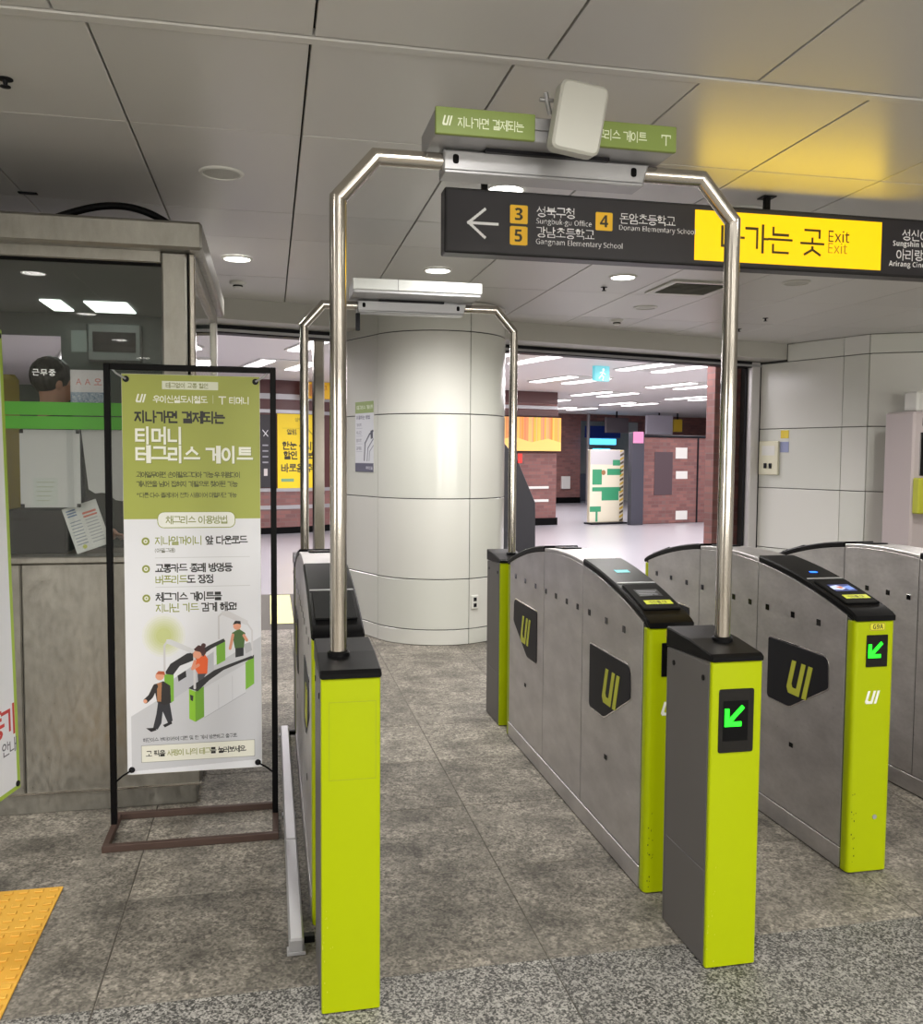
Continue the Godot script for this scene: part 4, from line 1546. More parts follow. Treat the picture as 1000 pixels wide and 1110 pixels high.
# ---------------------------------------------------------------- staff booth
func build_booth():
	var b := thing("staff_booth", "brushed steel and dark glass staff booth with green window stripes", "booth")
	var S: StandardMaterial3D = mats.booth_steel
	var xl := -2.6
	var xr := -.315
	var zf := -4.22
	var zb := -6.0
	part(b, "plinth", bx(Vector3(xl + .02, 0, zb + .02), Vector3(xr - .02, .095, zf - .02), .003), S)
	# lower steel panels
	var cut := [xl, -1.82, -1.06, xr]
	for k in 3:
		part(b, "lower_panel", bx(Vector3(cut[k] + .0015, .097, zf - .03), Vector3(cut[k + 1] - .0015, 1.12, zf), .006), S)
	part(b, "side_panel", bx(Vector3(xr - .03, .097, zb), Vector3(xr - .001, 1.12, zf - .032), .004), S)
	part(b, "rim", bx(Vector3(xl, .092, zf - .02), Vector3(xr + .004, .104, zf + .006), .003), mats.polished)
	part(b, "sill", bx(Vector3(xl, 1.12, zf - .12), Vector3(xr, 1.15, zf + .012), .005), S)
	part(b, "side_sill", bx(Vector3(xr - .1, 1.12, zb), Vector3(xr + .01, 1.15, zf - .12), .005), S)
	part(b, "inner_floor", bx(Vector3(xl + .04, .1, zb + .04), Vector3(xr - .04, .30, zf - .05)), mats.charcoal)
	# posts and header
	part(b, "corner_post", bx(Vector3(-.46, 1.15, zf - .06), Vector3(-.353, 2.49, zf + .004), .008), S)
	part(b, "corner_strip", bx(Vector3(-.345, 1.15, zf - .06), Vector3(-.318, 2.49, zf - .01), .006), mats.polished)
	part(b, "corner_gap", bx(Vector3(-.356, 1.15, zf - .06), Vector3(-.344, 2.49, zf - .02)), mats.black_matt)
	part(b, "header", bx(Vector3(xl, 2.44, zf - .06), Vector3(-.46, 2.50, zf + .003), .005), S)
	part(b, "window_bead", bx(Vector3(xl, 2.428, zf - .03), Vector3(-.46, 2.44, zf - .004), .002), mats.black_matt)
	part(b, "rear_post", bx(Vector3(-.40, 1.15, zb), Vector3(-.318, 2.49, zb + .10), .006), S)
	part(b, "side_header", bx(Vector3(-.365, 2.42, zb + .1), Vector3(-.318, 2.49, zf - .06), .005), S)
	part(b, "roof", bx(Vector3(xl - .05, 2.49, zb - .12), Vector3(-.281, 2.612, zf + .07), .012), S)
	part(b, "left_wall", bx(Vector3(xl, 1.12, zb), Vector3(xl + .04, 2.49, zf - .06)), mats.charcoal)
	# rear wall with a window opening at its left
	var inside := plain(Color(.19, .22, .20), .7)
	part(b, "rear_wall", bx(Vector3(-1.24, .3, zb), Vector3(-.40, 2.49, zb + .04)), inside)
	part(b, "rear_wall_low", bx(Vector3(xl + .04, .3, zb), Vector3(-1.24, 2.02, zb + .04)), inside)
	part(b, "rear_wall_top", bx(Vector3(xl + .04, 2.32, zb), Vector3(-1.24, 2.49, zb + .04)), inside)
	part(b, "inner_ceiling", bx(Vector3(xl + .04, 2.455, zb + .04), Vector3(-.37, 2.488, zf - .07)), plain(Color(.50, .52, .50), .6))
	for q in [[-1.24, -1.13], [-1.01, -.78]]:
		part(b, "ceiling_panel_light", bx(Vector3(q[0], 2.445, -5.80), Vector3(q[1], 2.4545, -5.44), .002), glow_mat("booth", Color(.95, 1.0, .96), 3.0))
		var al := AreaLight3D.new()
		al.area_size = Vector2(q[1] - q[0], .36)
		al.light_color = Color(.95, 1.0, .96)
		al.light_energy = .06
		al.area_normalize_energy = true
		al.shadow_enabled = true
		b.add_child(al)
		al.position = Vector3((q[0] + q[1]) / 2, 2.44, -5.62)
		al.rotation_degrees.x = -90
	var tint := glass(Color(.075, .125, .095), .14)
	tint.metallic_specular = 0.9
	var gp := part(b, "front_glass", bx(Vector3(xl + .02, 1.15, zf - .022), Vector3(-.46, 2.43, zf - .014)), tint, "dark tinted window glass")
	part(b, "side_glass", bx(Vector3(-.345, 1.15, zb + .1), Vector3(-.338, 2.42, zf - .06)), glass(Color(.30, .33, .32), .3))
	for y in [[1.768, 1.825], [1.708, 1.763]]:
		part(gp, "green_stripe", bx(Vector3(xl + .02, y[0], zf - .0138), Vector3(-.462, y[1], zf - .0126)), plain(Color(.25, .56, .11), .4), "bright green stripe")
	var wt := Image.create_empty(200, 60, false, Image.FORMAT_RGBA8)
	wt.fill(Color(1, 1, 1, 0))
	korean(wt, "근무중", Vector2(6, 30), 50, Color(.92, .94, .94, 1), .12, 1.15)
	var wm := printed(wt, .5)
	wm.transparency = BaseMaterial3D.TRANSPARENCY_ALPHA_SCISSOR
	wm.alpha_scissor_threshold = .5
	put(gp, "window_lettering", face(.115, .034).commit(), wm, Vector3(-.945, 1.952, zf - .012), "small white lettering")
	# things in the booth
	var paper := plain(Color(.80, .82, .81), .6)
	var p := thing("paper_sheet", "large plain white sheet taped inside the booth window by four dark corners", "paper", Vector3(-.9375, 1.535, zf - .03))
	part(p, "sheet", bx(Vector3(-.123, -.17, -.002), Vector3(.123, .17, 0)), paper)
	for q in [[-.115, .162], [.115, .162], [-.115, -.162], [.115, -.162]]:
		part(p, "clip", bx(Vector3(q[0] - .008, q[1] - .008, 0), Vector3(q[0] + .008, q[1] + .008, .003), .001), mats.black)
	put(p, "faint_print", face(.1, .12).commit(), printed(faint_print(), .6), Vector3(-.02, -.1, .0006))
	p = thing("paper_sheet", "white sheet with a wavy lower edge inside the booth window", "paper", Vector3(-.675, 1.55, zf - .036))
	var st := mb()
	var poly := pv([-.135, .157, .2, .157, .2, -.15])
	for k in 12:
		poly.append(Vector2(.2 - k * .028, -.15 + .012 * sin(k * 1.7) + (0.05 * smoothstep(6.0, 12.0, k))))
	prism(st, poly, "z", -.002, 0)
	part(p, "sheet", st, paper)
	p = thing("counter_notice", "small white notice with red letters above a blue patterned strip", "notice", Vector3(-.772, 1.895, zf - .03))
	part(p, "card", bx(Vector3(-.077, -.075, -.002), Vector3(.077, .073, 0)), paper)
	var ci := canvas(230, 220, Color8(226, 228, 230))
	korean(ci, "A A 오", Vector2(34, 78), 52, Color8(214, 120, 110), .1)
	ci.fill_rect(Rect2i(0, 146, 230, 74), Color8(150, 170, 186))
	var r := RandomNumberGenerator.new()
	r.seed = 9
	for k in 260:
		ci.fill_rect(Rect2i(r.randi_range(0, 226), r.randi_range(146, 214), 6, 4), Color8(90, 120, 150) if k % 2 else Color8(200, 212, 220))
	put(p, "print", face(.152, .146).commit(), printed(ci), Vector3(0, 0, .0008))
	p = thing("leaflet", "white leaflet with blue and red print leaning askew on the booth counter", "leaflet", Vector3(-.80, 1.278, zf - .065))
	p.rotation = Vector3(-.15, 0, .33)
	part(p, "card", bx(Vector3(-.075, -.105, -.002), Vector3(.075, .105, 0)), paper)
	put(p, "print", face(.148, .208).commit(), printed(leaflet_print()), Vector3(0, 0, .0008))
	p = thing("counter_shelf", "narrow inner counter running below the booth window", "counter")
	part(p, "top", bx(Vector3(xl + .05, 1.10, -4.62), Vector3(-.42, 1.148, zf - .125), .004), plain(Color(.40, .36, .32), .5))
	for x in [-2.3, -.6]:
		part(p, "support", bx(Vector3(x - .02, .30, -4.6), Vector3(x + .02, 1.10, -4.4), .003), mats.charcoal)
	p = thing("dark_cabinet", "dark grey equipment box on the booth counter", "cabinet", Vector3(-1.03, 1.149, -4.46))
	part(p, "case", bx(Vector3(-.12, 0, -.1), Vector3(.13, .2, .1), .006), mats.charcoal)
	part(p, "vent_slot", bx(Vector3(-.1, .15, .1), Vector3(-.02, .165, .102)), mats.black_matt)
	p = thing("wall_monitor", "flat black monitor on the rear wall of the booth", "monitor", Vector3(-.925, 2.285, zb + .05))
	part(p, "bezel", bx(Vector3(-.155, -.115, -.008), Vector3(.155, .115, .03), .008), plain(Color(.30, .32, .31), .5))
	part(p, "panel", bx(Vector3(-.125, -.06, .03), Vector3(.125, .062, .032)), mats.lens)
	p = thing("wall_paper_notice", "pale paper notice beside the monitor on the booth's rear wall", "notice", Vector3(-1.135, 2.29, zb + .042))
	part(p, "sheet", bx(Vector3(-.045, -.065, 0), Vector3(.045, .065, .002)), plain(Color(.42, .46, .44), .7))
	var coat := thing("mustard_coat", "mustard yellow coat hanging behind the person in the booth", "coat", Vector3(-1.50, 2.02, -5.25))
	st = mb()
	var cp := PackedVector2Array()
	for k in 40:
		var a := TAU * k / 40.0
		cp.append(Vector2(cos(a) * (.19 + .012 * sin(a * 7)), sin(a) * (.07 + .012 * cos(a * 9))))
	prism(st, cp, "y", -.75, 0, .03, true)
	part(coat, "body", st, plain(Color(.62, .55, .16), .8))
	st = mb()
	tube(st, [Vector3(0, -.01, 0), Vector3(0, .08, 0), Vector3(0, .435, 0)], .006, 8)
	part(coat, "hanger_hook", st, mats.alu)
	person()
	# cable on the roof
	st = mb()
	var path := []
	for k in 25:
		var t := k / 24.0
		path.append(Vector3(lerpf(-1.05, -.40, t), 2.632 + .115 * pow(sin(PI * pow(t, 1.25)), .8), -4.5))
	path.append(Vector3(-.375, 2.615, -4.5))
	tube(st, path, .017, 12, true)
	var cb := thing("roof_cable", "thick black cable arching along the booth roof", "cable")
	part(cb, "hose", st, mats.black)

func faint_print() -> Image:
	var im := canvas(100, 120, Color8(196, 206, 200))
	for k in 5:
		stroke(im, pv([14, 20 + k * 20, 84 - k * 6, 20 + k * 20]), 5, Color8(178, 188, 170))
	return im

func leaflet_print() -> Image:
	var im := canvas(220, 310, Color8(220, 226, 222))
	for k in 3:
		im.fill_rect(Rect2i(18, 20 + k * 18, 60, 10), Color8(120, 140, 170))
	im.fill_rect(Rect2i(112, 60, 88, 14), Color8(206, 110, 90))
	im.fill_rect(Rect2i(112, 84, 88, 12), Color8(206, 110, 90))
	for k in 8:
		im.fill_rect(Rect2i(20, 100 + k * 22, 70, 7), Color8(150, 160, 170))
		im.fill_rect(Rect2i(116, 110 + k * 22, 80, 7), Color8(170, 176, 178))
	disc(im, Vector2(60, 280), 14, Color8(196, 206, 90))
	return im

# ---------------------------------------------------------------- the person in the booth, from a distance field
func cap_d(p: Vector3, a: Vector3, b: Vector3, ra: float, rb: float) -> float:
	var ab := b - a
	var t := clampf((p - a).dot(ab) / ab.length_squared(), 0.0, 1.0)
	return p.distance_to(a + ab * t) - lerpf(ra, rb, t)

func smin(a: float, b: float, k: float) -> float:
	var h := maxf(k - absf(a - b), 0.0) / k
	return minf(a, b) - h * h * k * .25

func ell(p: Vector3, c: Vector3, r: Vector3) -> float:
	var q := (p - c) / r
	return (q.length() - 1.0) * minf(r.x, minf(r.y, r.z))

func net(f: Callable, lo: Vector3, hi: Vector3, cell: float) -> SurfaceTool:
	# surface nets: one vertex in each crossed cell, one quad round each crossed edge
	var nx := int(ceil((hi.x - lo.x) / cell)) + 1
	var ny := int(ceil((hi.y - lo.y) / cell)) + 1
	var nz := int(ceil((hi.z - lo.z) / cell)) + 1
	var v := PackedFloat32Array()
	v.resize(nx * ny * nz)
	for z in nz:
		for y in ny:
			for x in nx:
				v[(z * ny + y) * nx + x] = f.call(lo + Vector3(x, y, z) * cell)
	var vert := {}
	var nor := {}
	for z in nz - 1:
		for y in ny - 1:
			for x in nx - 1:
				var sum := Vector3.ZERO
				var cnt := 0
				var i0 := (z * ny + y) * nx + x
				var inside := 0
				for c in 8:
					if v[i0 + (c & 1) + ((c >> 1) & 1) * nx + (c >> 2) * nx * ny] < 0.0:
						inside += 1
				if inside == 0 or inside == 8:
					continue
				for c in 8:
					for ax in 3:
						if c & (1 << ax):
							continue
						var c2 := c | (1 << ax)
						var a := v[i0 + (c & 1) + ((c >> 1) & 1) * nx + (c >> 2) * nx * ny]
						var b := v[i0 + (c2 & 1) + ((c2 >> 1) & 1) * nx + (c2 >> 2) * nx * ny]
						if (a < 0.0) != (b < 0.0):
							var t := a / (a - b)
							var pa := Vector3(c & 1, (c >> 1) & 1, c >> 2)
							var pb := Vector3(c2 & 1, (c2 >> 1) & 1, c2 >> 2)
							sum += pa.lerp(pb, t)
							cnt += 1
				var p := lo + (Vector3(x, y, z) + sum / cnt) * cell
				vert[i0] = p
				var e := cell * .5
				nor[i0] = Vector3(f.call(p + Vector3(e, 0, 0)) - f.call(p - Vector3(e, 0, 0)), f.call(p + Vector3(0, e, 0)) - f.call(p - Vector3(0, e, 0)), f.call(p + Vector3(0, 0, e)) - f.call(p - Vector3(0, 0, e))).normalized()
	var st := mb()
	var step := [1, nx, nx * ny]
	for z in range(1, nz - 1):
		for y in range(1, ny - 1):
			for x in range(1, nx - 1):
				var i := (z * ny + y) * nx + x
				for ax in 3:
					var a := v[i]
					var b := v[i + step[ax]]
					if (a < 0.0) == (b < 0.0):
						continue
					var s1: int = step[(ax + 1) % 3]
					var s2: int = step[(ax + 2) % 3]
					var q := [i, i - s1, i - s1 - s2, i - s2]
					if vert.has(q[0]) and vert.has(q[1]) and vert.has(q[2]) and vert.has(q[3]):
						squad(st, vert[q[0]], vert[q[1]], vert[q[2]], vert[q[3]], nor[q[0]], nor[q[1]], nor[q[2]], nor[q[3]])
	return st

func person():
	var o := thing("person", "person with short black hair in dark jacket standing behind booth glass", "person", Vector3(-1.06, .30, -4.95), 2.15)
	# local axes: the person looks along +z; height 1.78
	var body := func(p: Vector3) -> float:
		var d := cap_d(p, Vector3(0, 1.0, -.01), Vector3(0, 1.33, -.01), .135, .15)
		d = smin(d, cap_d(p, Vector3(-.13, 1.40, -.02), Vector3(.13, 1.40, -.02), .075, .075), .1)
		d = smin(d, cap_d(p, Vector3(0, .92, 0), Vector3(0, .98, 0), .14, .135), .08)
		for s in [-1.0, 1.0]:
			d = smin(d, cap_d(p, Vector3(s * .185, 1.40, -.02), Vector3(s * .235, 1.12, -.02), .058, .048), .04)
			d = smin(d, cap_d(p, Vector3(s * .235, 1.12, -.02), Vector3(s * .19, .92, .14), .046, .034), .02)
			d = smin(d, cap_d(p, Vector3(s * .09, .90, 0), Vector3(s * .10, .48, .01), .09, .06), .05)
			d = smin(d, cap_d(p, Vector3(s * .10, .48, .01), Vector3(s * .10, .08, -.01), .058, .042), .02)
			d = smin(d, cap_d(p, Vector3(s * .10, .045, -.03), Vector3(s * .11, .035, .14), .044, .036), .03)
		return d
	part(o, "clothed_body", net(body, Vector3(-.34, -.03, -.24), Vector3(.34, 1.52, .26), .022), plain(Color(.10, .11, .14), .8), "dark jacket and trousers")
	var hy := 1.665
	var head := func(p: Vector3) -> float:
		var d := ell(p, Vector3(0, hy + .015, -.012), Vector3(.073, .098, .092))
		d = smin(d, ell(p, Vector3(0, hy - .05, .022), Vector3(.054, .062, .062)), .035)
		d = smin(d, cap_d(p, Vector3(0, hy - .09, -.02), Vector3(0, hy - .22, -.035), .053, .06), .03)
		d = smin(d, cap_d(p, Vector3(0, hy + .012, .082), Vector3(0, hy - .028, .103), .010, .014), .015)
		d = smin(d, cap_d(p, Vector3(-.02, hy - .062, .078), Vector3(.02, hy - .062, .078), .009, .009), .012)
		for s in [-1.0, 1.0]:
			d = smin(d, ell(p, Vector3(s * .075, hy - .012, -.012), Vector3(.012, .03, .018)), .01)
			d = maxf(d, -ell(p, Vector3(s * .032, hy + .008, .093), Vector3(.016, .010, .016)))
		return d
	var hd := part(o, "head", net(head, Vector3(-.11, hy - .24, -.13), Vector3(.11, hy + .13, .13), .008), plain(Color(.72, .54, .44), .55), "face and neck")
	var st := mb()
	for s in [-1.0, 1.0]:
		lathe(st, [Vector2(0.0001, -.009), Vector2(.0065, -.0065), Vector2(.009, 0), Vector2(.0065, .0065), Vector2(0.0001, .009)], 12, Vector3(s * .032, hy + .008, .078))
	part(hd, "eyes", st, plain(Color(.08, .06, .05), .2))
	var hair := func(p: Vector3) -> float:
		var d := ell(p, Vector3(0, hy + .028, -.022), Vector3(.088, .100, .103))
		d = maxf(d, -ell(p, Vector3(0, hy - .045, .095), Vector3(.078, .10, .085)))
		d = maxf(d, -(p.y - (hy - .085 + maxf(p.z, -.05) * .9)))
		return d + .0025 * sin(p.x * 190.0) * sin(p.z * 170.0)
	part(hd, "hair", net(hair, Vector3(-.11, hy - .16, -.15), Vector3(.11, hy + .15, .12), .008), plain(Color(.03, .027, .026), .45), "short black hair")
	# hands resting forward
	for s in [-1.0, 1.0]:
		var hand := func(p: Vector3) -> float:
			var w := Vector3(s * .19, .92, .14)
			var d := cap_d(p, w, w + Vector3(-s * .012, -.03, .06), .026, .03)
			for k in 4:
				var root := w + Vector3(-s * .012 + (k - 1.5) * .019, -.03, .075)
				var l: float = [.05, .06, .056, .044][k]
				d = minf(d, cap_d(p, root, root + Vector3(0, -.008, l * .6), .0095, .009))
				d = minf(d, cap_d(p, root + Vector3(0, -.008, l * .6), root + Vector3(0, -.03, l), .009, .008))
			d = minf(d, cap_d(p, w + Vector3(-s * .03, -.015, .03), w + Vector3(-s * .055, -.03, .075), .011, .009))
			return d
		part(o, "hand", net(hand, Vector3(s * .19 - .1, .82, .09), Vector3(s * .19 + .1, .97, .33), .007), plain(Color(.72, .54, .44), .55), "hand")

# ---------------------------------------------------------------- banners
func build_banners():
	var s := thing("banner_stand", "black and rusty steel frame that carries the green banner", "banner stand", Vector3(0, 0, -3.99))
	var fr: StandardMaterial3D = mats.black
	var t := .0125
	for x in [-.655, .017]:
		part(s, "upright", bx(Vector3(x - t, .028, -t), Vector3(x + t, 1.975, t), .002), fr)
	part(s, "top_bar", bx(Vector3(-.655 + t, 1.95, -t), Vector3(.017 - t, 1.975, t), .002), fr)
	var rust := plain(Color(.26, .19, .16), .7)
	part(s, "base_bar", bx(Vector3(-.655 - t, 0, .205), Vector3(.017 + t, .028, .232), .002), rust)
	part(s, "base_bar", bx(Vector3(-.655 - t, 0, -.13), Vector3(.017 + t, .028, -.105), .002), rust)
	for x in [-.655, .017]:
		part(s, "foot_bar", bx(Vector3(x - t, 0, -.105), Vector3(x + t, .028, .205), .002), rust)
	var b := thing("hanging_banner", "tall green and white printed banner for tagless gates in steel frame", "banner", Vector3(-.3185, 1.085, -3.99))
	var w := .56
	var h := 1.70
	part(b, "cloth", bx(Vector3(-w / 2, -h / 2, -.002), Vector3(w / 2, h / 2, 0)), mats.white_plastic)
	put(b, "print", face(w - .002, h - .002).commit(), printed(banner_print(), .42), Vector3(0, 0, .0008), "green and white print with Korean lettering and drawing of gates")
	for q in [[-1, 1], [1, 1], [-1, -1], [1, -1]]:
		var gx: float = q[0] * (w / 2 - .018)
		var gy: float = q[1] * (h / 2 - .022)
		var st := mb()
		tube(st, [Vector3(gx, gy, -.003), Vector3(gx, gy, .004)], .013, 16)
		part(b, "grommet", st, mats.charcoal)
		st = mb()
		var fx: float = q[0] * .336 - .0005
		tube(st, [Vector3(gx, gy, .006), Vector3(lerpf(gx, fx, .5), gy + q[1] * .022, .008), Vector3(fx - q[0] * .012, gy + q[1] * .05 if q[1] > 0 else gy - .045, .002)], .004, 8, true)
		part(b, "hook", st, mats.alu if q[1] > 0 else mats.black)
	# the second banner, mostly outside the picture
	var c := thing("angled_banner", "white banner board with lime edge and red lettering in front of booth", "banner", Vector3(-.916, 0, -3.6), 1.30)
	c.rotation.z = .033
	var st := mb()
	var bw := .6
	box(st, Vector3(-bw, .352, -.006), Vector3(0, 2.042, 0), .002)
	part(c, "board", st, mats.white_plastic)
	var im := canvas(512, 1440, Color8(212, 214, 220))
	var lime := Color8(150, 176, 66)
	for q in [[0, 0, 512, 14], [0, 1426, 512, 14], [0, 0, 14, 1440], [496, 0, 16, 1440]]:
		im.fill_rect(Rect2i(q[0], q[1], q[2], q[3]), lime)
	korean(im, "하차태그 동기", Vector2(20, 1206), 92, Color8(186, 50, 44), .12, .80)
	korean(im, "교통카드 안내", Vector2(236, 1290), 44, Color8(90, 90, 100), .1)
	put(c, "print", face(bw - .002, 1.688).commit(), printed(im), Vector3(-bw / 2, 1.197, .0008), "white print with lime border and red letters")
	for q in [[-.02, .375], [-.58, .375], [-.02, 2.02], [-.58, 2.02]]:
		st = mb()
		tube(st, [Vector3(q[0], q[1], -.007), Vector3(q[0], q[1], .005)], .011, 14)
		part(c, "grommet", st, mats.charcoal)
	part(c, "post", bx(Vector3(-.54, .04, -.04), Vector3(-.50, 2.0, -.008), .003), mats.black)
	part(c, "base", bx(Vector3(-.60, 0.0205, -.36), Vector3(-.44, .04, -.03), .003), mats.black)

func banner_print() -> Image:
	var k := 4.4
	var im := canvas(660, 1912, Color8(222, 224, 230))
	var olive := Color8(160, 168, 74)
	var ink := Color8(16, 17, 16)
	var wht := Color8(240, 242, 232)
	var P := func(u: float, v: float) -> Vector2:
		return Vector2(u, v) * k
	im.fill_rect(Rect2i(0, 0, 660, int(155 * k)), olive)
	rrect(im, Rect2(P.call(43, 6.5), P.call(61, 9)), 3, Color8(222, 226, 206))
	korean(im, "태그없이 교통 할인", P.call(47, 11), 5.6 * k, Color8(140, 146, 96), .12)
	ui_mark(im, P.call(14, 30), 9 * k, wht)
	korean(im, "우이신설도시철도", P.call(33, 26), 8 * k, wht, .12, .92)
	im.fill_rect(Rect2i(int(98 * k), int(21 * k), 3, int(9 * k)), Color8(200, 206, 160))
	stroke(im, PackedVector2Array([P.call(105, 22.5), P.call(112, 22.5)]), 6, wht)
	stroke(im, PackedVector2Array([P.call(108.5, 22.5), P.call(108.5, 30)]), 6, wht)
	korean(im, "티머니", P.call(116, 26), 8 * k, wht, .12, .95)
	korean(im, "지나가면 결제되는", P.call(13, 45), 12.4 * k, ink, .15, .94)
	for q in [[.7, Color8(120, 128, 56)], [0.0, wht]]:
		korean(im, "티머니", P.call(13.5 + q[0], 65 + q[0]), 17.5 * k, q[1], .15, 1.0)
		korean(im, "테그리스 게이트", P.call(13.5 + q[0], 85 + q[0]), 17.5 * k, q[1], .15, 1.0)
	var dk := Color8(74, 80, 36)
	korean(im, "과아일무아편 손이필요그다아 기능·우 워럼다이", P.call(14, 107), 6.4 * k, dk, .13, .82)
	korean(im, "계시안을 넘어 잡혀지 기필으로 찾아된 기능", P.call(14, 117), 6.4 * k, dk, .13, .86)
	korean(im, "*다른 다수 플레이어 전화 시음이어 마월저단 가능", P.call(14, 129), 5.6 * k, dk, .11, .84)
	rrect(im, Rect2(P.call(36, 147), P.call(86, 18)), 9 * k, Color8(140, 150, 70))
	rrect(im, Rect2(P.call(36.8, 147.8), P.call(84.4, 16.4)), 8 * k, Color8(230, 232, 226))
	korean(im, "채그리스 이용방법", P.call(45, 156), 9 * k, Color8(120, 130, 52), .1, .9)
	var bullets := [179.0, 209.0, 241.0]
	for v in bullets:
		disc(im, P.call(23, v), 4.3 * k, Color8(132, 142, 56))
		disc(im, P.call(23, v), 2.3 * k, Color8(222, 224, 216))
		disc(im, P.call(23, v), 0.9 * k, Color8(132, 142, 56))
	var ol := Color8(132, 142, 56)
	var x := korean(im, "지나일꺼이니", P.call(33, 178.5), 9.6 * k, ol, .11, .9)
	korean(im, " 앞 다운로드", P.call(33, 178.5) + Vector2(x, 0), 9.6 * k, ink, .13, .9)
	korean(im, "(아밀그래)", P.call(33, 189), 5 * k, Color8(110, 112, 100), .11)
	im.fill_rect(Rect2i(int(33 * k), int(197 * k), int(105 * k), 3), Color8(196, 198, 202))
	korean(im, "교통카드 종래 방명등", P.call(33, 208.5), 9.6 * k, ink, .13, .9)
	x = korean(im, "버프리드", P.call(33, 221), 9.6 * k, ol, .11, .9)
	korean(im, "도 장정", P.call(33, 221) + Vector2(x, 0), 9.6 * k, ink, .13, .9)
	im.fill_rect(Rect2i(int(33 * k), int(229 * k), int(105 * k), 3), Color8(196, 198, 202))
	korean(im, "체그기스 게이트를", P.call(33, 240), 9.6 * k, ink, .13, .9)
	x = korean(im, "지나닌 기드", P.call(33, 252), 9.6 * k, ol, .11, .9)
	korean(im, " 검게 해요!", P.call(33, 252) + Vector2(x, 0), 9.6 * k, ink, .13, .9)
	drawing(im, k)
	korean(im, "하단이스 부터이라에 대한 및 한 계셔 방문하고 출구로.", P.call(17, 397), 4.6 * k, Color8(90, 92, 96), .12, .92)
	rrect(im, Rect2(P.call(15, 403), P.call(127, 19)), 2, Color8(120, 124, 124))
	rrect(im, Rect2(P.call(15.5, 403.5), P.call(126, 18)), 2, Color8(226, 226, 214))
	x = korean(im, "고 픽을 ", P.call(20, 412.5), 7 * k, ink, .12, .88)
	var x2 := korean(im, "사랑이 나의 태그", P.call(20, 412.5) + Vector2(x, 0), 7 * k, Color8(150, 156, 96), .12, .88)
	korean(im, "를 눌러보세요.", P.call(20, 412.5) + Vector2(x + x2, 0), 7 * k, ink, .12, .88)
	return im

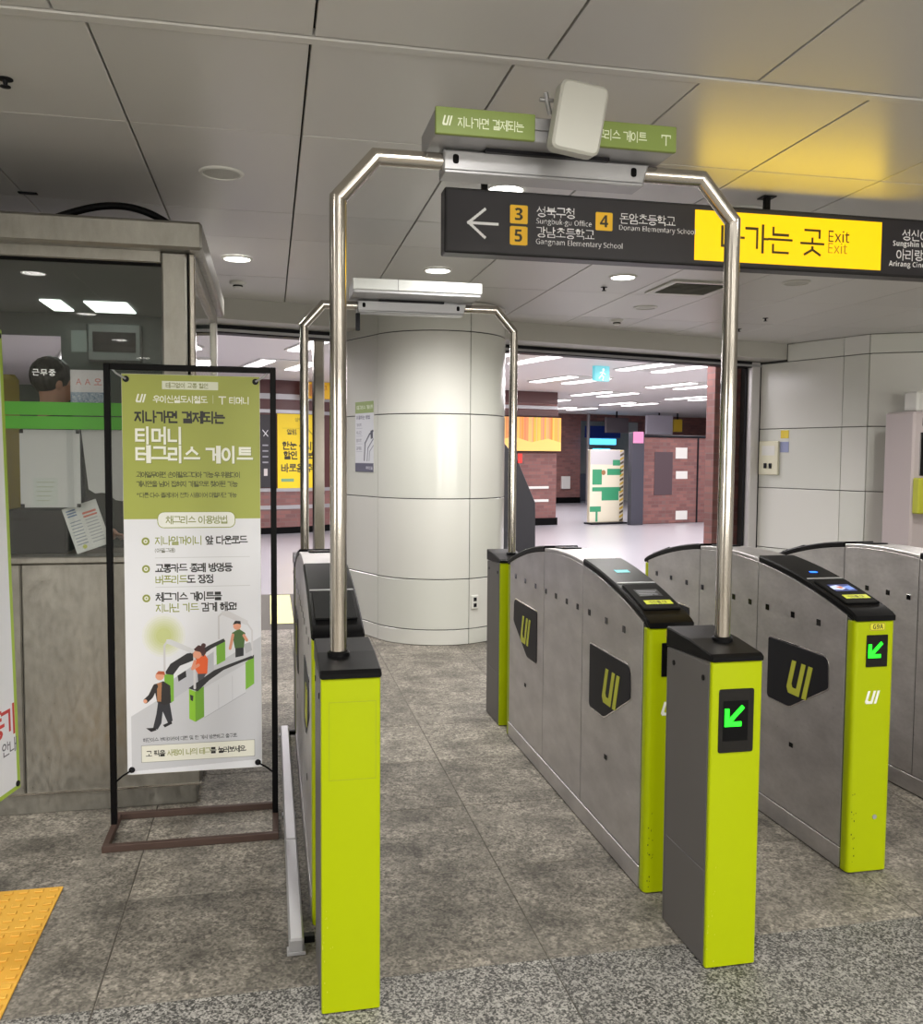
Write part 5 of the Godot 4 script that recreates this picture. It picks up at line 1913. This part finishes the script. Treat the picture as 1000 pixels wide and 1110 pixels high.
func drawing(im: Image, k: float):
	# flat illustration of two gates and three passengers; coordinates read off the photograph's crop
	var Q := func(a: Array) -> PackedVector2Array:
		var r := PackedVector2Array()
		for i in range(0, a.size(), 2):
			r.append(Vector2((a[i] / 3.7 - 22.5) * k, (a[i + 1] / 3.7 + 231.0) * k))
		return r
	var F := func(a: Array, c: Color):
		fill_poly(im, Q.call(a), c)
	var L := func(a: Array, w: float, c: Color):
		stroke(im, Q.call(a), w, c, true)
	# soft olive signal rings
	for j in 7:
		disc(im, Q.call([236, 190])[0], (24 - j * 2.6) * k, Color8(222 - j * 5, 224 - j * 4, 222 - j * 14))
	F.call([100, 515, 640, 205, 650, 205, 650, 720, 100, 740], Color8(196, 198, 204))
	# rear gate
	F.call([270, 370, 440, 262, 440, 350, 270, 452], Color8(186, 188, 196))
	F.call([236, 348, 274, 350, 274, 458, 262, 466, 236, 440], Color8(120, 176, 56))
	F.call([450, 225, 488, 216, 488, 300, 452, 318], Color8(120, 176, 56))
	F.call([236, 346, 262, 306, 330, 266, 372, 262, 420, 236, 482, 210, 488, 222, 430, 250, 372, 290, 300, 316, 272, 352], Color8(38, 38, 42))
	F.call([290, 356, 324, 336, 326, 362, 294, 380], Color8(34, 34, 40))
	# front gate
	F.call([396, 412, 572, 318, 572, 436, 398, 534], Color8(208, 210, 216))
	F.call([336, 412, 362, 424, 362, 550, 336, 536], Color8(140, 196, 50))
	F.call([362, 424, 398, 404, 398, 530, 362, 550], Color8(108, 160, 46))
	F.call([572, 312, 608, 286, 608, 402, 572, 426], Color8(120, 176, 56))
	F.call([334, 410, 392, 372, 440, 340, 500, 318, 608, 282, 606, 296, 560, 310, 480, 340, 420, 380, 372, 424], Color8(38, 38, 42))
	F.call([340, 436, 354, 442, 352, 464, 342, 458], Color8(40, 40, 44))
	L.call([458, 400, 458, 500], 2, Color8(180, 182, 190))
	L.call([516, 366, 516, 470], 2, Color8(180, 182, 190))
	L.call([398, 534, 572, 438], 2, Color8(150, 152, 160))
	# gantries
	L.call([238, 346, 238, 230, 252, 212], 10, Color8(200, 200, 204))
	F.call([246, 206, 264, 206, 358, 250, 352, 268, 246, 222], Color8(206, 208, 212))
	L.call([360, 410, 360, 262], 12, Color8(206, 206, 210))
	L.call([462, 210, 462, 118, 478, 104], 8, Color8(200, 200, 204))
	F.call([474, 96, 500, 96, 584, 140, 578, 158, 474, 112], Color8(210, 210, 214))
	L.call([580, 150, 600, 180, 600, 284], 8, Color8(206, 206, 210))
	# walking person, dark jacket
	F.call([210, 458, 256, 460, 262, 500, 268, 540, 250, 552, 228, 500, 222, 548, 206, 574, 188, 566, 202, 510], Color8(44, 46, 54))
	F.call([196, 388, 232, 376, 260, 396, 262, 466, 236, 474, 206, 462, 198, 420], Color8(40, 38, 40))
	F.call([206, 384, 226, 380, 222, 460, 206, 458], Color8(170, 120, 84))
	L.call([200, 396, 180, 436, 160, 454], 24, Color8(40, 38, 40))
	disc(im, Q.call([158, 455])[0], 2.2 * k, Color8(222, 160, 130))
	disc(im, Q.call([218, 354])[0], 4.8 * k, Color8(222, 160, 130))
	F.call([202, 346, 212, 334, 236, 336, 240, 352, 226, 348], Color8(176, 84, 50))
	F.call([160, 566, 196, 566, 202, 576, 180, 582], Color8(26, 26, 30))
	F.call([228, 556, 262, 542, 266, 552, 236, 566], Color8(26, 26, 30))
	# person in orange
	F.call([368, 290, 402, 272, 416, 292, 412, 352, 380, 362, 362, 330], Color8(228, 96, 44))
	F.call([372, 352, 408, 352, 396, 372, 374, 384], Color8(70, 70, 76))
	disc(im, Q.call([372, 272])[0], 4.8 * k, Color8(226, 160, 130))
	F.call([358, 250, 376, 234, 402, 240, 408, 268, 396, 282, 384, 262, 362, 256], Color8(66, 34, 34))
	disc(im, Q.call([398, 236])[0], 2.6 * k, Color8(66, 34, 34))
	L.call([376, 316, 352, 330, 362, 300], 15, Color8(226, 150, 120))
	# person in green
	F.call([530, 244, 564, 246, 564, 284, 530, 290], Color8(38, 40, 46))
	F.call([516, 188, 546, 172, 572, 190, 566, 250, 528, 252], Color8(72, 104, 54))
	L.call([520, 196, 514, 226, 508, 252], 14, Color8(214, 150, 120))
	F.call([566, 236, 592, 228, 600, 262, 574, 276], Color8(176, 178, 184))
	L.call([566, 200, 578, 220], 14, Color8(214, 150, 120))
	disc(im, Q.call([538, 160])[0], 4.4 * k, Color8(226, 160, 130))
	F.call([520, 154, 530, 138, 552, 140, 554, 154, 538, 150], Color8(30, 28, 30))

# ---------------------------------------------------------------- floor rail, tactile tiles, floor sticker
func build_rail_and_tactile():
	var r := thing("floor_guard_rail", "low square steel rail on the floor along the left fare gate", "rail")
	for q in [[-2.845, -3.62], [-3.623, -5.19]]:
		part(r, "tube", bx(Vector3(.052, .012, q[1]), Vector3(.100, .058, q[0]), .006), mats.alu)
	for z in [-2.9, -5.14]:
		part(r, "bracket", bx(Vector3(.0985, .018, z - .014), Vector3(.136, .042, z + .014), .002), mats.black)
	for z in [-2.87, -4.0, -5.17]:
		part(r, "foot", bx(Vector3(.046, 0, z - .02), Vector3(.106, .013, z + .02), .002), mats.alu)
	var t := thing("tactile_paving", "yellow tactile warning tiles with raised bumps set on the granite", "tactile paving", Vector3(-.752, 0, -3.483))
	var m := mb()
	box(m, Vector3(.001, 0, .001), Vector3(.309, .006, .309), .0012)
	for i in 6:
		for j in 6:
			var c := Vector3(.026 + .0515 * i, .006, .026 + .0515 * j)
			box(m, c + Vector3(-.015, 0, -.011), c + Vector3(.015, .0045, .011), .003)
	var mesh := m.commit()
	for i in 1:
		for j in 4:
			put(t, "tile", mesh, mats.tactile if (i + j) % 2 == 0 else mats.tactile_b, Vector3(-.31 * (i + 1), 0, .311 * j))
	var s := thing("floor_sticker", "pale yellow sticker on the floor between banner and gate", "sticker", Vector3(.12, .0005, -9.6))
	part(s, "film", bx(Vector3(-.12, 0, -.9), Vector3(.10, .001, .9)), plain(Color(.86, .84, .55), .5))

# ---------------------------------------------------------------- ceiling fittings
func build_ceiling_fittings():
	var lit := [[-.20, -6.25], [1.157, -6.30], [2.495, -6.21], [1.131, -4.34]]
	for z in [-1.39, .53, 2.46, 4.4]:
		for x in [-3.9, -1.65, .6, 2.85, 5.1]:
			lit.append([x, z])
	for q in [[-4.2, -3.4], [-2.9, -3.4], [5.35, -6.1], [5.2, -4.38]]:  # the right pair is added out of view to brighten the enamel wall
		lit.append(q)
	for q in lit:
		downlight(q[0], q[1], true)
	for q in [[-.208, -4.395], [2.435, -4.42], [3.806, -6.10], [3.182, -7.40]]:
		downlight(q[0], q[1], false)
	var lab := ["round white smoke detector on the ceiling near the booth roof", "round white smoke detector on the ceiling before the bulkhead"]
	var at := [[-.224, -7.1], [3.22, -8.15]]
	for i in 2:
		var d := thing("smoke_detector", lab[i], "smoke detector", Vector3(at[i][0], CEIL, at[i][1]))
		var st := mb()
		lathe(st, [Vector2(.001, -.048), Vector2(.028, -.048), Vector2(.034, -.040), Vector2(.036, -.022), Vector2(.058, -.018), Vector2(.062, -.004), Vector2(.062, 0)], 28)
		part(d, "body", st, mats.white_plastic)
		st = mb()
		lathe(st, [Vector2(.0345, -.036), Vector2(.037, -.034), Vector2(.037, -.026), Vector2(.0355, -.024)], 28)
		part(d, "vent_ring", st, mats.charcoal)
	for q in [[2.507, -6.62], [4.5, -7.7], [4.62, -8.4], [-.89, -3.49]]:
		var d := thing("sprinkler_head", "tiny dark sprinkler head in the ceiling", "sprinkler", Vector3(q[0], CEIL, q[1]), 0, "sprinkler heads")
		var st := mb()
		lathe(st, [Vector2(.001, -.03), Vector2(.018, -.028), Vector2(.018, -.025), Vector2(.007, -.022), Vector2(.009, -.004), Vector2(.026, -.003), Vector2(.026, 0)], 16)
		part(d, "head", st, mats.charcoal)
	var sl := thing("ceiling_slot", "small dark slot plate in the ceiling above the booth roof", "slot", Vector3(-1.17, CEIL, -4.95))
	part(sl, "plate", bx(Vector3(-.045, -.006, -.016), Vector3(.045, 0, .016), .002), mats.charcoal)
	var v := thing("ceiling_vent", "square louvred air vent in the ceiling behind the direction sign", "vent", Vector3(3.15, CEIL, -6.48))
	var st := mb()
	for q in [[-.26, .26, -.26, -.21], [-.26, .26, .21, .26], [-.26, -.21, -.21, .21], [.21, .26, -.21, .21]]:
		box(st, Vector3(q[0], -.014, q[2]), Vector3(q[1], 0, q[3]), .003)
	part(v, "frame", st, mats.white_plastic)
	part(v, "back", bx(Vector3(-.21, -.002, -.21), Vector3(.21, -.0005, .21)), mats.charcoal)
	for k in 9:
		st = mb()
		box(st, Vector3(-.21, -.002, -.001), Vector3(.21, .0, .024), 0, Transform3D(Basis(Vector3.RIGHT, .5), Vector3(0, -.004, -.20 + k * .044)))
		part(v, "slat", st, mats.grey_plastic)

func downlight(x: float, z: float, on: bool):
	var d := thing("downlight", "round lit downlight flush in the panel ceiling" if on else "round unlit downlight with a dull lens in the panel ceiling", "downlight", Vector3(x, CEIL, z), 0, "lit ceiling downlights" if on else "unlit ceiling downlights")
	if not mats.has("ring_mesh"):
		var st := mb()
		lathe(st, [Vector2(.083, -.003), Vector2(.086, -.010), Vector2(.098, -.007), Vector2(.102, 0)], 40)
		mats.ring_mesh = st.commit()
		st = mb()
		lathe(st, [Vector2(.0005, -.005), Vector2(.083, -.005), Vector2(.083, -.001)], 40)
		mats.lens_mesh = st.commit()
	put(d, "ring", mats.ring_mesh, mats.white_plastic)
	if on:
		put(d, "light_lens", mats.lens_mesh, glow_mat("downlight", LAMP_WHITE, 9.0))
		var s := SpotLight3D.new()
		s.light_color = LAMP_WHITE
		s.light_energy = DOWNLIGHT
		s.light_size = .08
		s.spot_range = 20
		s.spot_attenuation = 2
		s.spot_angle = 80
		s.spot_angle_attenuation = .6
		s.shadow_enabled = true
		d.add_child(s)
		s.position = Vector3(0, -.03, 0)
		s.rotation_degrees.x = -90
	else:
		put(d, "dull_lens", mats.lens_mesh, mats.grey_plastic)

# ---------------------------------------------------------------- right wall
func build_right_wall_items():
	var turn := -PI / 2 + atan2(.595, 1.595)
	var at := func(s: float, y: float) -> Vector3:
		var d := Vector3(.595, 0, 1.595).normalized()
		return Vector3(5.51, y, -9.98) + d * s + Vector3(-d.z, 0, d.x) * .001
	var n := thing("wall_control_box", "cream control box with two dark keys on the white enamel wall", "control box", at.call(.475, 1.61), turn)
	part(n, "cover", bx(Vector3(-.135, -.195, 0), Vector3(.135, .195, .03), .006), plain(Color(.84, .83, .74), .5))
	part(n, "label_plate", bx(Vector3(-.09, .03, .03), Vector3(.09, .14, .032)), mats.white_plastic)
	for x in [-.035, .035]:
		part(n, "key", bx(Vector3(x - .02, -.12, .03), Vector3(x + .02, -.06, .042), .004), mats.charcoal)
	n = thing("wall_sticker", "small yellow warning sticker on the white enamel wall", "sticker", at.call(.675, 1.88), turn)
	part(n, "film", bx(Vector3(-.055, -.045, 0), Vector3(.055, .045, .003), .001), plain(Color(.86, .76, .22), .5))
	n = thing("wall_sticker", "small blue patterned sticker on the white enamel wall", "sticker", at.call(.675, 1.735), turn)
	part(n, "film", bx(Vector3(-.06, -.06, 0), Vector3(.06, .06, .003), .001), plain(Color(.55, .58, .72), .5))
	# ticket machine cut by the frame
	var m := thing("ticket_machine", "grey ticket machine with dark screen and lime tray by the enamel wall", "ticket machine", Vector3(5.955, 0, -7.5))
	part(m, "body", bx(Vector3(0, 0, -.42), Vector3(.75, 2.06, 0), .02), plain(Color(.70, .66, .66), .4))
	part(m, "screen", bx(Vector3(.07, 1.45, 0), Vector3(.68, 1.86, .01), .01), mats.lens)
	part(m, "slot_panel", bx(Vector3(.09, 1.92, 0), Vector3(.66, 2.0, .008), .004), mats.charcoal)
	var tray := part(m, "lime_tray", bx(Vector3(.005, 1.09, 0), Vector3(.6, 1.43, .09), .012), mats.lime_dull)
	part(tray, "red_card", bx(Vector3(.06, 1.26, .09), Vector3(.5, 1.31, .095), .002), plain(Color(.72, .16, .13), .5))
	part(tray, "white_card", bx(Vector3(.06, 1.31, .09), Vector3(.5, 1.41, .095), .002), mats.white_plastic)
	part(m, "topper", bx(Vector3(.11, 2.06, -.3), Vector3(.6, 2.26, -.1), .02), mats.white_plastic)
